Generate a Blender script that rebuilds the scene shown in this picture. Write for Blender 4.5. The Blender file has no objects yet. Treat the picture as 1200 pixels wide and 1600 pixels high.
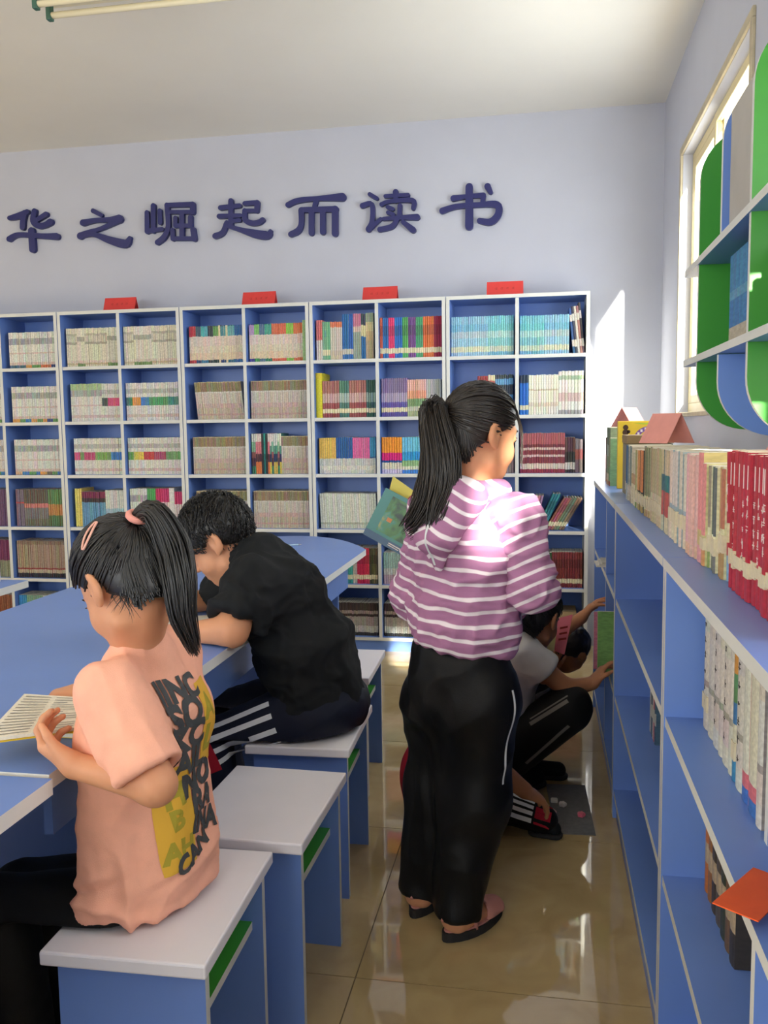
import bpy, bmesh, math, random
import numpy as np
from mathutils import Vector, Matrix
from mathutils.bvhtree import BVHTree

SC = bpy.context.scene
COL = SC.collection
rng = random.Random(11)

# ------------------------------------------------------------------ camera
CAM_F = 1368.52
CAM_P = np.array([-0.2554, -5.0302, 1.3405])
YAW, PITCH, ROLL = -0.1799, -0.0981, -0.0134
def cam_rows():
    cy, sy = math.cos(YAW), math.sin(YAW)
    fwd = np.array([sy*math.cos(PITCH), cy*math.cos(PITCH), math.sin(PITCH)])
    right = np.array([cy, -sy, 0.]); up = np.cross(right, fwd)
    c, s = math.cos(ROLL), math.sin(ROLL)
    return np.array([c*right+s*up, -s*right+c*up, fwd])
CR = cam_rows()
cam_d = bpy.data.cameras.new('camera'); cam = bpy.data.objects.new('camera', cam_d); COL.objects.link(cam)
cam_d.sensor_fit = 'VERTICAL'; cam_d.sensor_height = 36.0; cam_d.lens = CAM_F/1600*36.0; cam_d.clip_start = 0.02
cam.matrix_world = Matrix(((CR[0][0], CR[1][0], -CR[2][0], CAM_P[0]), (CR[0][1], CR[1][1], -CR[2][1], CAM_P[1]),
                           (CR[0][2], CR[1][2], -CR[2][2], CAM_P[2]), (0, 0, 0, 1)))
SC.camera = cam
def on(u, v, ax, val):                       # photo pixel -> point on the plane axis=val
    d = np.array([(u-600)/CAM_F, -(v-800)/CAM_F, 1.]) @ CR
    return CAM_P + (val-CAM_P[ax])/d[ax]*d
def at(u, v, y): return on(u, v, 1, y)

# ------------------------------------------------------------------ world, sun, exposure
W = bpy.data.worlds.new('world'); SC.world = W; W.use_nodes = True
bg = W.node_tree.nodes['Background']; bg.inputs[0].default_value = (0.93, 0.96, 1.0, 1); bg.inputs[1].default_value = 8.6
SUN_D = Vector((-1.0, 3.4, -1.6)).normalized()
sl = bpy.data.lights.new('sun', 'SUN'); sl.energy = 42.0; sl.angle = 0.03; sl.color = (1.0, 0.94, 0.82)
so = bpy.data.objects.new('sun', sl); COL.objects.link(so); so.rotation_euler = SUN_D.to_track_quat('-Z', 'Y').to_euler()
SC.view_settings.view_transform = 'Standard'; SC.view_settings.look = 'None'
SC.view_settings.gamma = 1.0; SC.view_settings.use_curve_mapping = False
SC.view_settings.exposure = 0.2

# ------------------------------------------------------------------ helpers
def lin(c):
    def f(x):
        x /= 255.0
        return x/12.92 if x <= .04045 else ((x+.055)/1.055)**2.4
    return tuple(f(x) for x in c)
MATS = {}
def mat(name, c, rough=.5, var=.0, vscale=8., bump=0., bscale=60., spec=.5, coat=0., metal=0., sss=0.):
    if name in MATS: return MATS[name]
    m = bpy.data.materials.new(name); m.use_nodes = True; nt = m.node_tree; b = nt.nodes['Principled BSDF']
    l = lin(c); b.inputs['Base Color'].default_value = (*l, 1); b.inputs['Roughness'].default_value = rough
    b.inputs['Specular IOR Level'].default_value = spec; b.inputs['Coat Weight'].default_value = coat; b.inputs['Metallic'].default_value = metal
    if sss:
        b.inputs['Subsurface Weight'].default_value = sss; b.inputs['Subsurface Radius'].default_value = (.012, .005, .003); b.inputs['Subsurface Scale'].default_value = 1.0
    tc = nt.nodes.new('ShaderNodeTexCoord')
    if var:
        n = nt.nodes.new('ShaderNodeTexNoise'); n.inputs['Scale'].default_value = vscale; n.inputs['Detail'].default_value = 4
        nt.links.new(tc.outputs['Object'], n.inputs['Vector'])
        mr = nt.nodes.new('ShaderNodeMapRange'); mr.inputs[1].default_value = .3; mr.inputs[2].default_value = .7
        mr.inputs[3].default_value = 1-var; mr.inputs[4].default_value = 1+var; nt.links.new(n.outputs[0], mr.inputs[0])
        mx = nt.nodes.new('ShaderNodeMix'); mx.data_type = 'RGBA'; mx.blend_type = 'MULTIPLY'; mx.inputs[0].default_value = 1
        mx.inputs[6].default_value = (*l, 1); nt.links.new(mr.outputs[0], mx.inputs[7]); nt.links.new(mx.outputs[2], b.inputs['Base Color'])
    if bump:
        n = nt.nodes.new('ShaderNodeTexNoise'); n.inputs['Scale'].default_value = bscale; n.inputs['Detail'].default_value = 3
        nt.links.new(tc.outputs['Object'], n.inputs['Vector'])
        bp = nt.nodes.new('ShaderNodeBump'); bp.inputs['Strength'].default_value = bump; bp.inputs['Distance'].default_value = .004
        nt.links.new(n.outputs[0], bp.inputs['Height']); nt.links.new(bp.outputs[0], b.inputs['Normal'])
    MATS[name] = m
    return m

def mesh(name, V, F, mats, parent=None, mi=None, smooth=False, loc=None):
    me = bpy.data.meshes.new(name); me.from_pydata([tuple(map(float, v)) for v in V], [], [tuple(map(int, f)) for f in F])
    for m in (mats if isinstance(mats, (list, tuple)) else [mats]): me.materials.append(m)
    if mi is not None: me.polygons.foreach_set('material_index', mi)
    if smooth: me.polygons.foreach_set('use_smooth', [True]*len(me.polygons))
    me.update()
    return link(name, me, parent, loc)
def link(name, me, parent=None, loc=None):
    o = bpy.data.objects.new(name, me); COL.objects.link(o)
    if parent is not None: o.parent = parent
    if loc is not None: o.location = loc
    return o
def tag(o, label=None, cat=None, group=None, kind=None):
    if label: o['label'] = label
    if cat: o['category'] = cat
    if group: o['group'] = group
    if kind: o['kind'] = kind
    return o
def empty(name, loc, rz=0.):
    o = bpy.data.objects.new(name, None); COL.objects.link(o); o.location = loc; o.rotation_euler = (0, 0, rz); o.empty_display_size = .05
    return o
class MB:
    """collects boxes / prisms / tubes into one mesh"""
    def __init__(s): s.V = []; s.F = []; s.M = []
    def add(s, V, F, m=0):
        n = len(s.V); s.V += [tuple(v) for v in V]; s.F += [tuple(i+n for i in f) for f in F]; s.M += [m]*len(F) if isinstance(m, int) else list(m)
    def box(s, a, b, m=0, fm=None):
        # fm: dict face-> material  (faces: -x +x -y +y -z +z)
        (x0, y0, z0), (x1, y1, z1) = a, b
        V = [(x0,y0,z0),(x1,y0,z0),(x1,y1,z0),(x0,y1,z0),(x0,y0,z1),(x1,y0,z1),(x1,y1,z1),(x0,y1,z1)]
        F = [(0,4,7,3),(1,2,6,5),(0,1,5,4),(3,7,6,2),(0,3,2,1),(4,5,6,7)]
        k = ['-x','+x','-y','+y','-z','+z']
        s.add(V, F, [(fm or {}).get(q, m) for q in k]); return s
    def bev(s, a, b, r=.002, m=0, fm=None):
        """box with chamfered edges"""
        bm = bmesh.new(); bmesh.ops.create_cube(bm, size=1)
        ctr = [(p+q)/2 for p, q in zip(a, b)]; sz = [abs(q-p) for p, q in zip(a, b)]
        for v in bm.verts: v.co = Vector([c+d*e for c, d, e in zip(ctr, v.co, sz)])
        bmesh.ops.bevel(bm, geom=bm.edges[:], offset=min(r, min(sz)*.3), segments=2, affect='EDGES', profile=.5)
        bm.normal_update(); bm.verts.index_update(); k = ['-x','+x','-y','+y','-z','+z']
        mm = []
        for f in bm.faces:
            n = f.normal; i = max(range(3), key=lambda j: abs(n[j])); mm.append((fm or {}).get(('+' if n[i] > 0 else '-')+'xyz'[i], m))
        s.add([v.co[:] for v in bm.verts], [[v.index for v in f.verts] for f in bm.faces], mm); bm.free(); return s
    def prism(s, poly, z0, z1, m=0, side=None):
        n = len(poly); V = [(x, y, z0) for x, y in poly]+[(x, y, z1) for x, y in poly]
        F = [tuple(range(n-1, -1, -1)), tuple(range(n, 2*n))]+[(i, (i+1) % n, n+(i+1) % n, n+i) for i in range(n)]
        s.add(V, F, [m, m]+[m if side is None else side]*n); return s
    def tube(s, pts, r, n=6, m=0, cap=True):
        pts = [Vector(p) for p in pts]; rs = r if isinstance(r, (list, tuple)) else [r]*len(pts)
        V = []; F = []
        up = None
        for i, p in enumerate(pts):
            t = (pts[min(i+1, len(pts)-1)]-pts[max(i-1, 0)])
            if t.length < 1e-9: t = Vector((0, 0, 1))
            t.normalize()
            if up is None: up = t.orthogonal().normalized()
            up = (up-t*up.dot(t)); up = up.normalized() if up.length > 1e-6 else t.orthogonal().normalized()
            w = t.cross(up)
            for k in range(n):
                a = 2*math.pi*k/n; V.append(p+(up*math.cos(a)+w*math.sin(a))*rs[i])
        for i in range(len(pts)-1):
            for k in range(n): F.append((i*n+k, i*n+(k+1) % n, (i+1)*n+(k+1) % n, (i+1)*n+k))
        if cap: F.append(tuple(range(n-1, -1, -1))); F.append(tuple(range((len(pts)-1)*n, len(pts)*n)))
        s.add(V, F, m); return s
    def build(s, name, mats, parent=None, smooth=False, loc=None):
        return mesh(name, s.V, s.F, mats, parent, s.M, smooth, loc)

# ------------------------------------------------------------------ materials of the room
M_wall = mat('painted_wall', (191, 193, 204), .85, .025, 3., .05, 90)
M_ceil = mat('ceiling_paint', (234, 230, 219), .9, .02, 2., .04, 60)
M_blue = mat('blue_laminate', (110, 143, 212), .36, .03, 5.)
M_edge = mat('grey_edge_band', (214, 214, 208), .5, .03, 12.)
M_white = mat('white_laminate', (236, 232, 237), .4, .03, 6.)
M_green = mat('green_laminate', (60, 150, 50), .38, .03, 5.)
M_frame = mat('cream_window_frame', (226, 210, 160), .5, .04, 6.)
M_tedge = mat('cream_table_edge', (226, 226, 222), .5, .03, 9.)
M_dark = mat('dark_gap', (30, 30, 34), .8)

# ------------------------------------------------------------------ the room
XR, YB, ZC = 0.416, 0.305, 3.13          # window wall, back wall, ceiling
XL, YF = -6.2, -8.2
TH = .12
def wall_x(name, x0, x1, y0, y1, z0, z1, openings, m):
    """wall in the y-z plane with rectangular openings (ya, yb, za, zb)"""
    mb = MB(); ys = sorted(openings)
    cur = y0
    for (a, b, c, d) in ys:
        mb.box((x0, cur, z0), (x1, a, z1)); mb.box((x0, a, z0), (x1, b, c)); mb.box((x0, a, d), (x1, b, z1)); cur = b
    mb.box((x0, cur, z0), (x1, y1, z1))
    return tag(mb.build(name, m), kind='structure')
WIN_R = [(-1.86, -.40, 1.385, 2.64), (-4.45, -3.55, 1.40, 2.30), (-6.05, -4.97, 2.24, 2.665)]  # all but the first opening are unseen, added and sized to aim sunbeams
ADDED_WIN_L = [(-5.6, -4.4, .95, 2.6), (-7.9, -6.4, .95, 2.6)]  # out-of-view windows, added to fill the room with daylight
wall_x('wall_right', XR, XR+TH, YF, YB+.0, 0, ZC, WIN_R, M_wall)
wall_x('wall_left', XL-TH, XL, YF, YB, 0, ZC, ADDED_WIN_L, M_wall)
tag(MB().box((XL-TH, YB, 0), (XR+TH, YB+.2, ZC)).build('wall_back', M_wall), kind='structure')
fw = MB(); ADDED_WIN_F = [(-5.2, -3.4, .95, 2.6), (-2.6, -.8, .95, 2.6)]  # unseen windows behind the camera, added for frontal daylight
cur = XL-TH
for a, b, c, d in ADDED_WIN_F:
    fw.box((cur, YF-.2, 0), (a, YF, ZC)).box((a, YF-.2, 0), (b, YF, c)).box((a, YF-.2, d), (b, YF, ZC)); cur = b
fw.box((cur, YF-.2, 0), (XR+TH, YF, ZC)); tag(fw.build('wall_front', M_wall), kind='structure')
tag(MB().box((XL-TH, YF-.2, ZC), (XR+TH, YB+.2, ZC+.15)).build('ceiling', M_ceil), kind='structure')

# glass
gm = bpy.data.materials.new('window_glass'); gm.use_nodes = True; nt = gm.node_tree; nt.nodes.clear()
o_ = nt.nodes.new('ShaderNodeOutputMaterial'); mxs = nt.nodes.new('ShaderNodeMixShader'); tr = nt.nodes.new('ShaderNodeBsdfTransparent'); gl = nt.nodes.new('ShaderNodeBsdfGlossy')
gl.inputs['Roughness'].default_value = .02; mxs.inputs[0].default_value = .06; tr.inputs[0].default_value = (.97, .98, .97, 1)
nt.links.new(tr.outputs[0], mxs.inputs[1]); nt.links.new(gl.outputs[0], mxs.inputs[2]); nt.links.new(mxs.outputs[0], o_.inputs[0])

def portal(loc, rot, sx, sy):
    l = bpy.data.lights.new('daylight_portal', 'AREA'); l.shape = 'RECTANGLE'; l.size = sx; l.size_y = sy; l.cycles.is_portal = True
    o = bpy.data.objects.new('daylight_portal', l); COL.objects.link(o); o.location = loc; o.rotation_euler = rot
def window_x(n, x0, x1, op, side, split):
    """sliding window in a wall of constant x; side=+1: outside is +x"""
    a, b, c, d = op; e = .045
    xo = x0+.045 if side > 0 else x0+.02; xi = xo+.04
    root = empty('window_%d' % n, ((x0+x1)/2, (a+b)/2, c)); tag(root, kind='structure'); L = Vector(root.location)
    def part(nm, p, q, m):
        mb = MB().bev([i-j for i, j in zip(p, L)], [i-j for i, j in zip(q, L)], .003); return mb.build(nm, m, root)
    part('frame_top', (xo, a, d-e), (xi, b, d), M_frame); part('frame_bottom', (xo, a, c), (xi, b, c+e), M_frame)
    part('frame_side', (xo, a, c+e), (xi, a+e, d-e), M_frame); part('frame_side', (xo, b-e, c+e), (xi, b, d-e), M_frame)
    # plaster edge trim around the opening, on the room side
    t = .035; xr0, xr1 = (x0-.012, x0) if side > 0 else (x1, x1+.012)
    part('trim', (xr0, a-t, d), (xr1, b+t, d+t), M_trimw); part('trim', (xr0, a-t, c-.02), (xr1, b+t, c), M_trimw)
    part('trim', (xr0, a-t, c), (xr1, a, d), M_trimw); part('trim', (xr0, b, c), (xr1, b+t, d), M_trimw)
    if split:
        m_ = (a+b)/2
        for k, (p, q, off) in enumerate([(a+e, m_+.03, -.028), (m_-.03, b-e, -.0)]):
            s0 = xo+off if side > 0 else xo-off
            s1 = s0+.024
            for (pp, qq) in [((s0, p, c+e), (s1, p+.04, d-e)), ((s0, q-.04, c+e), (s1, q, d-e)), ((s0, p+.04, d-e-.04), (s1, q-.04, d-e)), ((s0, p+.04, c+e), (s1, q-.04, c+e+.04))]:
                part('sash_bar', pp, qq, M_frame)
            part('pane', (s0+.009, p+.04, c+e+.04), (s0+.014, q-.04, d-e-.04), gm)
    else:
        part('pane', (xo+.015, a+e, c+e), (xo+.02, b-e, d-e), gm)
    portal((x1+.03 if side > 0 else x0-.03, (a+b)/2, (c+d)/2), (0, math.radians(90 if side > 0 else -90), 0), d-c, b-a)
M_trimw = mat('window_trim_plaster', (190, 178, 150), .8, .12, 20.)
for i, op in enumerate(WIN_R): window_x(i+1, XR, XR+TH, op, 1, op[1]-op[0] > .9)
for i, op in enumerate(ADDED_WIN_L): window_x(i+4, XL-TH, XL, op, -1, True)
for i, (a, b, c, d) in enumerate(ADDED_WIN_F):
    root = tag(empty('window_%d' % (6+i), ((a+b)/2, YF-.1, c)), kind='structure'); L = Vector(root.location)
    def part(nm, p, q, m): return MB().box([i-j for i, j in zip(p, L)], [i-j for i, j in zip(q, L)]).build(nm, m, root)
    y = YF-.15
    part('frame_top', (a, y, d-.05), (b, y+.04, d), M_frame); part('frame_bottom', (a, y, c), (b, y+.04, c+.05), M_frame)
    for q in (a, (a+b)/2-.025, b-.05): part('frame_side', (q, y, c+.05), (q+.05, y+.04, d-.05), M_frame)
    part('pane', (a+.05, y+.015, c+.05), (b-.05, y+.02, d-.05), gm)
    portal(((a+b)/2, YF-.24, (c+d)/2), (math.radians(90), 0, 0), b-a, d-c)

# floor: polished tiles with recessed joints
fm = bpy.data.materials.new('polished_beige_tile'); fm.use_nodes = True; nt = fm.node_tree; b = nt.nodes['Principled BSDF']
tc = nt.nodes.new('ShaderNodeTexCoord'); n1 = nt.nodes.new('ShaderNodeTexNoise'); n1.inputs['Scale'].default_value = 7; n1.inputs['Detail'].default_value = 8; n1.inputs['Distortion'].default_value = .8
oi = nt.nodes.new('ShaderNodeObjectInfo'); ad = nt.nodes.new('ShaderNodeVectorMath'); nt.links.new(tc.outputs['Object'], ad.inputs[0])
sc_ = nt.nodes.new('ShaderNodeVectorMath'); sc_.operation = 'SCALE'; sc_.inputs['Scale'].default_value = 1.0; nt.links.new(oi.outputs['Location'], sc_.inputs[0]); nt.links.new(sc_.outputs[0], ad.inputs[1])
nt.links.new(ad.outputs[0], n1.inputs['Vector'])
cr = nt.nodes.new('ShaderNodeValToRGB'); cr.color_ramp.elements[0].position = .3; cr.color_ramp.elements[1].position = .72
cr.color_ramp.elements[0].color = (*lin((184, 158, 110)), 1); cr.color_ramp.elements[1].color = (*lin((202, 178, 130)), 1)
nt.links.new(n1.outputs[0], cr.inputs[0]); nt.links.new(cr.outputs[0], b.inputs['Base Color']); b.inputs['Roughness'].default_value = .035; b.inputs['IOR'].default_value = 1.75
floor = tag(MB().box((XL-TH, YF-.2, -.12), (XR+TH, YB+.2, -.0015)).build('floor', mat('tile_grout', (120, 102, 74), .9)), kind='structure')
T = .8; g = .0016; tme = None
for i in range(-7, 2):
    for j in range(-7, 5):
        x0, y0 = -.70+i*T, -3.06+j*T
        if x0 > XR or x0+T < XL or y0 > YB or y0+T < YF: continue
        if tme is None:
            t = MB().box((g, g, -.003), (T-g, T-g, 0)).build('tile', fm, floor); tme = t.data
        else: t = link('tile', tme, floor)
        t.location = (x0, y0, 0)

# ------------------------------------------------------------------ bookcases along the back wall
CW, CH, CD = .8, 2.063, .285
SH_Z = [1.7283, 1.3921, 1.0608, .7322, .4016, .085]       # top faces of the shelves, top row first
PT = .02
WHICH = ['cut off by the left picture edge', 'second from the left', 'third from the left', 'fourth from the left', 'rightmost of the row']
def board(parent, name, a, b, front='-y', L=None):
    L = L or (0, 0, 0)
    return MB().box([p-q for p, q in zip(a, L)], [p-q for p, q in zip(b, L)], 0, {front: 1}).build(name, [M_blue, M_edge], parent)
def bookcase(k):
    x1 = -CW*(4-k)-.002; x0 = x1-CW+.004
    root = empty('bookcase', (x0, 0, 0))
    tag(root, 'tall blue bookcase with grey edges, '+WHICH[k], 'bookcase', 'tall bookcases along the back wall')
    L = (x0, 0, 0)
    def bd(n, a, b, f='-y'): return board(root, n, a, b, f, L)
    bd('side_panel', (x0, 0, 0), (x0+PT, CD, CH)); o = bd('side_panel', (x1-PT, 0, 0), (x1, CD, CH))
    if k == 4: o.data.materials[0] = M_edge
    bd('top_panel', (x0+PT, 0, CH-PT), (x1-PT, CD, CH))
    bd('back_panel', (x0+PT, CD-.008, .06), (x1-PT, CD, CH-PT), '+y')
    for z in SH_Z: bd('shelf', (x0+PT, .004, z-PT), (x1-PT, CD-.008, z))
    xm = (x0+x1)/2
    zz = [CH-PT]+[z-PT for z in SH_Z[:-1]]
    for z, zt in zip(SH_Z, zz): bd('divider', (xm-PT/2, .006, z), (xm+PT/2, CD-.008, zt))
    bd('plinth', (x0+PT, .012, 0), (x1-PT, .03, SH_Z[-1]-PT), '+z')
    return x0, x1, xm
CASES = [bookcase(k) for k in range(5)]

# ------------------------------------------------------------------ low bookcases under the window
LX0, LX1, LZ = -.0165, .285, 1.075
LROW = [.758, .428, .10]
LB = [(-2.046, -.86), (-3.243, -2.05), (-4.44, -3.247), ]
LWH = ['farthest of three, by the crouching child', 'in the middle of three', 'nearest of three, orange card on its shelf']
LOWDIV = []
for k, (a, b) in enumerate(LB):
    root = empty('low_bookcase', (LX0, a, 0)); L = (LX0, a, 0)
    tag(root, 'low blue open bookcase under the window, '+LWH[k], 'bookcase', 'low bookcases under the window')
    def bd(n, p, q, f='-x'): return board(root, n, p, q, f, L)
    bd('side_panel', (LX0, a, 0), (LX1, a+PT, LZ-PT)); bd('side_panel', (LX0, b-PT, 0), (LX1, b, LZ-PT))
    bd('top_panel', (LX0-.004, a, LZ-PT), (LX1, b, LZ))
    bd('back_panel', (LX1-.008, a+PT, .06), (LX1, b-PT, LZ-PT), '+x')
    for z in LROW: bd('shelf', (LX0+.003, a+PT, z-PT), (LX1-.008, b-PT, z))
    ym = a+.42 if k == 1 else (a+b)/2-.12
    if k == 2: ym = -4.01
    LOWDIV.append(ym)
    for r_, (z, zt) in enumerate(zip(LROW, [LZ-PT, LROW[0]-PT, LROW[1]-PT])):
        yd = -3.795 if (k == 2 and r_ == 0) else ym; xd = .067 if (k == 1 or (k == 2 and r_ == 0)) else .004
        bd('divider', (LX0+xd, yd-.009, z), (LX1-.008, yd+.009, zt))
    bd('plinth', (LX0+.012, a+PT, 0), (LX0+.03, b-PT, LROW[-1]-PT), '+z')

# ------------------------------------------------------------------ reading tables
TZ = .75; TT = .028
def table(name, x0, x1, y0, y1, round_far, label, group):
    root = empty(name, ((x0+x1)/2, (y0+y1)/2, 0)); L = Vector(root.location); tag(root, label, 'table', group)
    xm, hw = (x0+x1)/2, (x1-x0)/2
    if round_far:
        poly = [(x0, y0), (x1, y0)]; s = .48
        for i in range(25):
            u = 1-2*i/24
            poly.append((xm+hw*u, y1-s*abs(u)**2.1))
    else: poly = [(x0, y0), (x1, y0), (x1, y1), (x0, y1)]
    poly = [(p-L.x, q-L.y) for p, q in poly]
    MB().prism(poly, TZ-TT, TZ, 0, 1).build('table_top', [M_blue, M_tedge], root)
    ye = y1-(.62 if round_far else .12)
    def bx(n, a, b, fm=None): return MB().box([p-q for p, q in zip(a, L)], [p-q for p, q in zip(b, L)], 0, fm).build(n, [M_blue, M_edge], root)
    ins = .11
    bx('apron', (x1-.078, y0+.1, .59), (x1-.06, ye, TZ-TT)); bx('apron', (x0+.06, y0+.1, .59), (x0+.078, ye, TZ-TT))
    ym = (y0+ye)/2+.45
    for y in (y0+.36, ym, ye): bx('leg_panel', (x0+ins, y, .0), (x1-ins, y+.02, TZ-TT))
    ya = [y0+.38, ym+.02]; yb_ = [ym, ye]
    for p, q in zip(ya, yb_): bx('footboard', (xm-.16, p, .16), (xm+.16, q, .18), {'+x': 1})
    return root
table('reading_table', -2.005, -1.09, -3.70, -.46, True, 'long blue reading table with rounded far end where the boy leans', 'blue reading tables')
table('reading_table', -2.005, -1.075, -5.3, -3.715, False, 'near blue reading table butted against the long one, beside the girl in peach', 'blue reading tables')
table('reading_table', -3.17, -2.262, -4.4, -1.905, False, 'blue reading table at the left picture edge with white bottle', 'blue reading tables')

# ------------------------------------------------------------------ stools
def stool_parts(root):
    w, d, h = .30, .40, .45
    MB().bev((-w/2, -d/2, h-.026), (w/2, d/2, h), .004).build('seat', M_white, root)
    i = .028
    for s in (-1, 1):
        y = s*(d/2-i-.009)
        MB().box((-w/2+.018, y-.009, 0), (w/2-.012, y+.009, h-.026), 0, {'+x': 1, '-x': 1}).build('side_panel', [M_blue, M_edge], root)
    MB().box((-w/2+.03, -d/2+i+.018, .30), (w/2-.035, d/2-i-.018, .318), 0, {'+x': 1, '-x': 1}).build('shelf', [M_green, M_edge], root)
def dup(root, loc, rz):
    r = root.copy(); COL.objects.link(r); r.location = loc; r.rotation_euler = (0, 0, rz)
    for ch in list(root.children):
        c = ch.copy(); COL.objects.link(c); c.parent = r
    return r
ST = [(-.958, -3.535, .02, 'white topped blue stool the girl in peach sits on'), (-.905, -3.092, -.02, 'empty white topped stool between the seated girl and boy'),
      (-.935, -2.545, .03, 'white topped blue stool the boy in black sits on'), (-1.015, -1.86, .03, 'white topped stool farthest along, beyond the boy')]
st0 = None
for x, y, r, lb in ST:
    if st0 is None: st0 = empty('stool', (x, y, 0), r); stool_parts(st0); s_ = st0
    else: s_ = dup(st0, (x, y, 0), r)
    tag(s_, lb, 'stool', 'stools along the reading table')

# ------------------------------------------------------------------ books
bkm = bpy.data.materials.new('book_cover_print'); bkm.use_nodes = True; nt = bkm.node_tree; b = nt.nodes['Principled BSDF']; b.inputs['Roughness'].default_value = .5
va = nt.nodes.new('ShaderNodeVertexColor'); va.layer_name = 'col'
tc = nt.nodes.new('ShaderNodeTexCoord'); nz = nt.nodes.new('ShaderNodeTexNoise'); nz.inputs['Scale'].default_value = 140; nz.inputs['Detail'].default_value = 2
mp = nt.nodes.new('ShaderNodeMapping'); mp.inputs['Scale'].default_value = (1, .3, 1); nt.links.new(tc.outputs['Object'], mp.inputs[0]); nt.links.new(mp.outputs[0], nz.inputs['Vector'])
mr = nt.nodes.new('ShaderNodeMapRange'); mr.inputs[1].default_value = .35; mr.inputs[2].default_value = .65; mr.inputs[3].default_value = .84; mr.inputs[4].default_value = 1.1; nt.links.new(nz.outputs[0], mr.inputs[0])
mx = nt.nodes.new('ShaderNodeMix'); mx.data_type = 'RGBA'; mx.blend_type = 'MULTIPLY'; mx.inputs[0].default_value = 1
nt.links.new(va.outputs[0], mx.inputs[6]); nt.links.new(mr.outputs[0], mx.inputs[7]); nt.links.new(mx.outputs[2], b.inputs['Base Color'])
PAGE = (226, 218, 196)
def book_geo(w, h, d, bands, cover=None):
    """local: X thickness, Y spine(0)->depth, Z up.  bands: [(fraction_top, rgb)] from the bottom"""
    V, F, C = [], [], []
    zs = [0.]+[min(1., f)*h for f, _ in bands]; zs[-1] = h
    bul = min(.0034, w*.24); hw = w/2
    cols = [(-hw, bul), (-hw*.55, bul*.25), (0., 0.), (hw*.55, bul*.25), (hw, bul)] if w > .012 else [(-hw, bul), (0., 0.), (hw, bul)]
    n = len(cols)
    for z in zs: V += [(x, y, z) for x, y in cols]
    for i in range(len(zs)-1):
        for k in range(n-1): F.append((i*n+k, i*n+k+1, (i+1)*n+k+1, (i+1)*n+k)); C.append(bands[i][1])
    o = len(V); V += [(-hw, d, 0), (hw, d, 0), (-hw, d, h), (hw, d, h)]
    t = (len(zs)-1)*n; cv = cover or bands[len(bands)//2][1]
    F += [(0, t, o+2, o), (n-1, o+1, o+3, t+n-1), (o, o+2, o+3, o+1)]; C += [cv, cv, PAGE]
    F += [tuple([t+k for k in range(n)]+[o+3, o+2]), tuple([n-1-k for k in range(n)]+[o, o+1])]; C += [PAGE, cv]
    return V, F, C
def set_cols(me, C):
    at_ = me.color_attributes.new('col', 'FLOAT_COLOR', 'CORNER'); buf = []
    for p, c in zip(me.polygons, C): buf += [*lin(c), 1.]*p.loop_total
    at_.data.foreach_set('color', buf)
BM_CACHE = {}
def book_mesh(w, h, d, bands, cover=None):
    key = (round(w, 4), round(h, 4), round(d, 3), tuple(bands), cover)
    if key not in BM_CACHE:
        V, F, C = book_geo(*key[:3], bands, cover); me = bpy.data.meshes.new('book'); me.from_pydata(V, [], F); me.materials.append(bkm); me.update(); set_cols(me, C); BM_CACHE[key] = me
    return BM_CACHE[key]
STUFF = [[], [], []]
NB = [0]
def book(p, rz, w, h, d, bands, cover, lean, label, group):
    """p: base centre of the spine; lean: about the depth axis, degrees. label None: goes into the mass"""
    R_ = Matrix.Rotation(rz, 4, 'Z') @ Matrix.Rotation(math.radians(lean), 4, 'Y')
    M = Matrix.Translation(p) @ R_
    if label is None:
        V, F, C = book_geo(w, h, d, bands, cover); n = len(STUFF[0])
        STUFF[0] += [tuple(M @ Vector(v)) for v in V]; STUFF[1] += [tuple(i+n for i in f) for f in F]; STUFF[2] += C
        return None
    o = link('book', book_mesh(w, h, d, bands, cover)); o.matrix_world = M; tag(o, label, 'book', group); NB[0] += 1
    return o
def jit(c, a=8):
    return tuple(max(0, min(255, int(round((x+rng.uniform(-a, a))/4.)*4))) for x in c)
# spine schemes: bottom -> top
W1, W2, GY = (222, 220, 210), (206, 204, 198), (150, 150, 150)
def s_plain(c, lab=None, tl=None):
    def f():
        cc = jit(c)
        if lab is None: return [(.62, cc), (.66, jit(tl or c, 14)), (1., cc)], cc
        return [(.12, cc), (.27, lab), (.6, cc), (.78, jit(tl or c, 16)), (1., cc)], cc
    return f
def s_bands(*bs):
    def f():
        j = rng.uniform(-.008, .008)
        return [(min(1., a+j) if a < 1 else 1., jit(c, 7)) for a, c in bs], None
    return f
def s_white(bottom=None, mid=None, top=None):
    def f():
        w = jit(W1, 9); g_ = jit((170, 170, 166), 16); r_ = jit((214, 190, 180), 10)
        bs = [(.09, jit(bottom, 10) if bottom else w), (.17, r_), (.40, w)]
        bs += [(.62, jit(mid, 14)), (.72, w), (.84, jit((188, 186, 178), 10))] if mid else [(.44, r_), (.66, w), (.83, g_)]
        bs += [(1., jit(top, 10) if top else w)]
        return bs, w
    return f
def s_mag():
    a = jit((196, 182, 160), 10); t_ = jit((150, 134, 104), 14); return [(.10, a), (.15, jit((196, 160, 150))), (.3, a), (.42, jit((204, 176, 168))), (.7, jit((206, 196, 182))), (.74, (216, 210, 200)), (.98, t_), (1., (206, 190, 150))], a
def many(n, w, h, s, d=.14): return [(w, h, d, s)]*n
CRM = (232, 220, 180)
ORD = 'first second third fourth fifth sixth seventh eighth ninth tenth eleventh twelfth thirteenth fourteenth fifteenth sixteenth seventeenth eighteenth nineteenth twentieth'.split()
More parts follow.
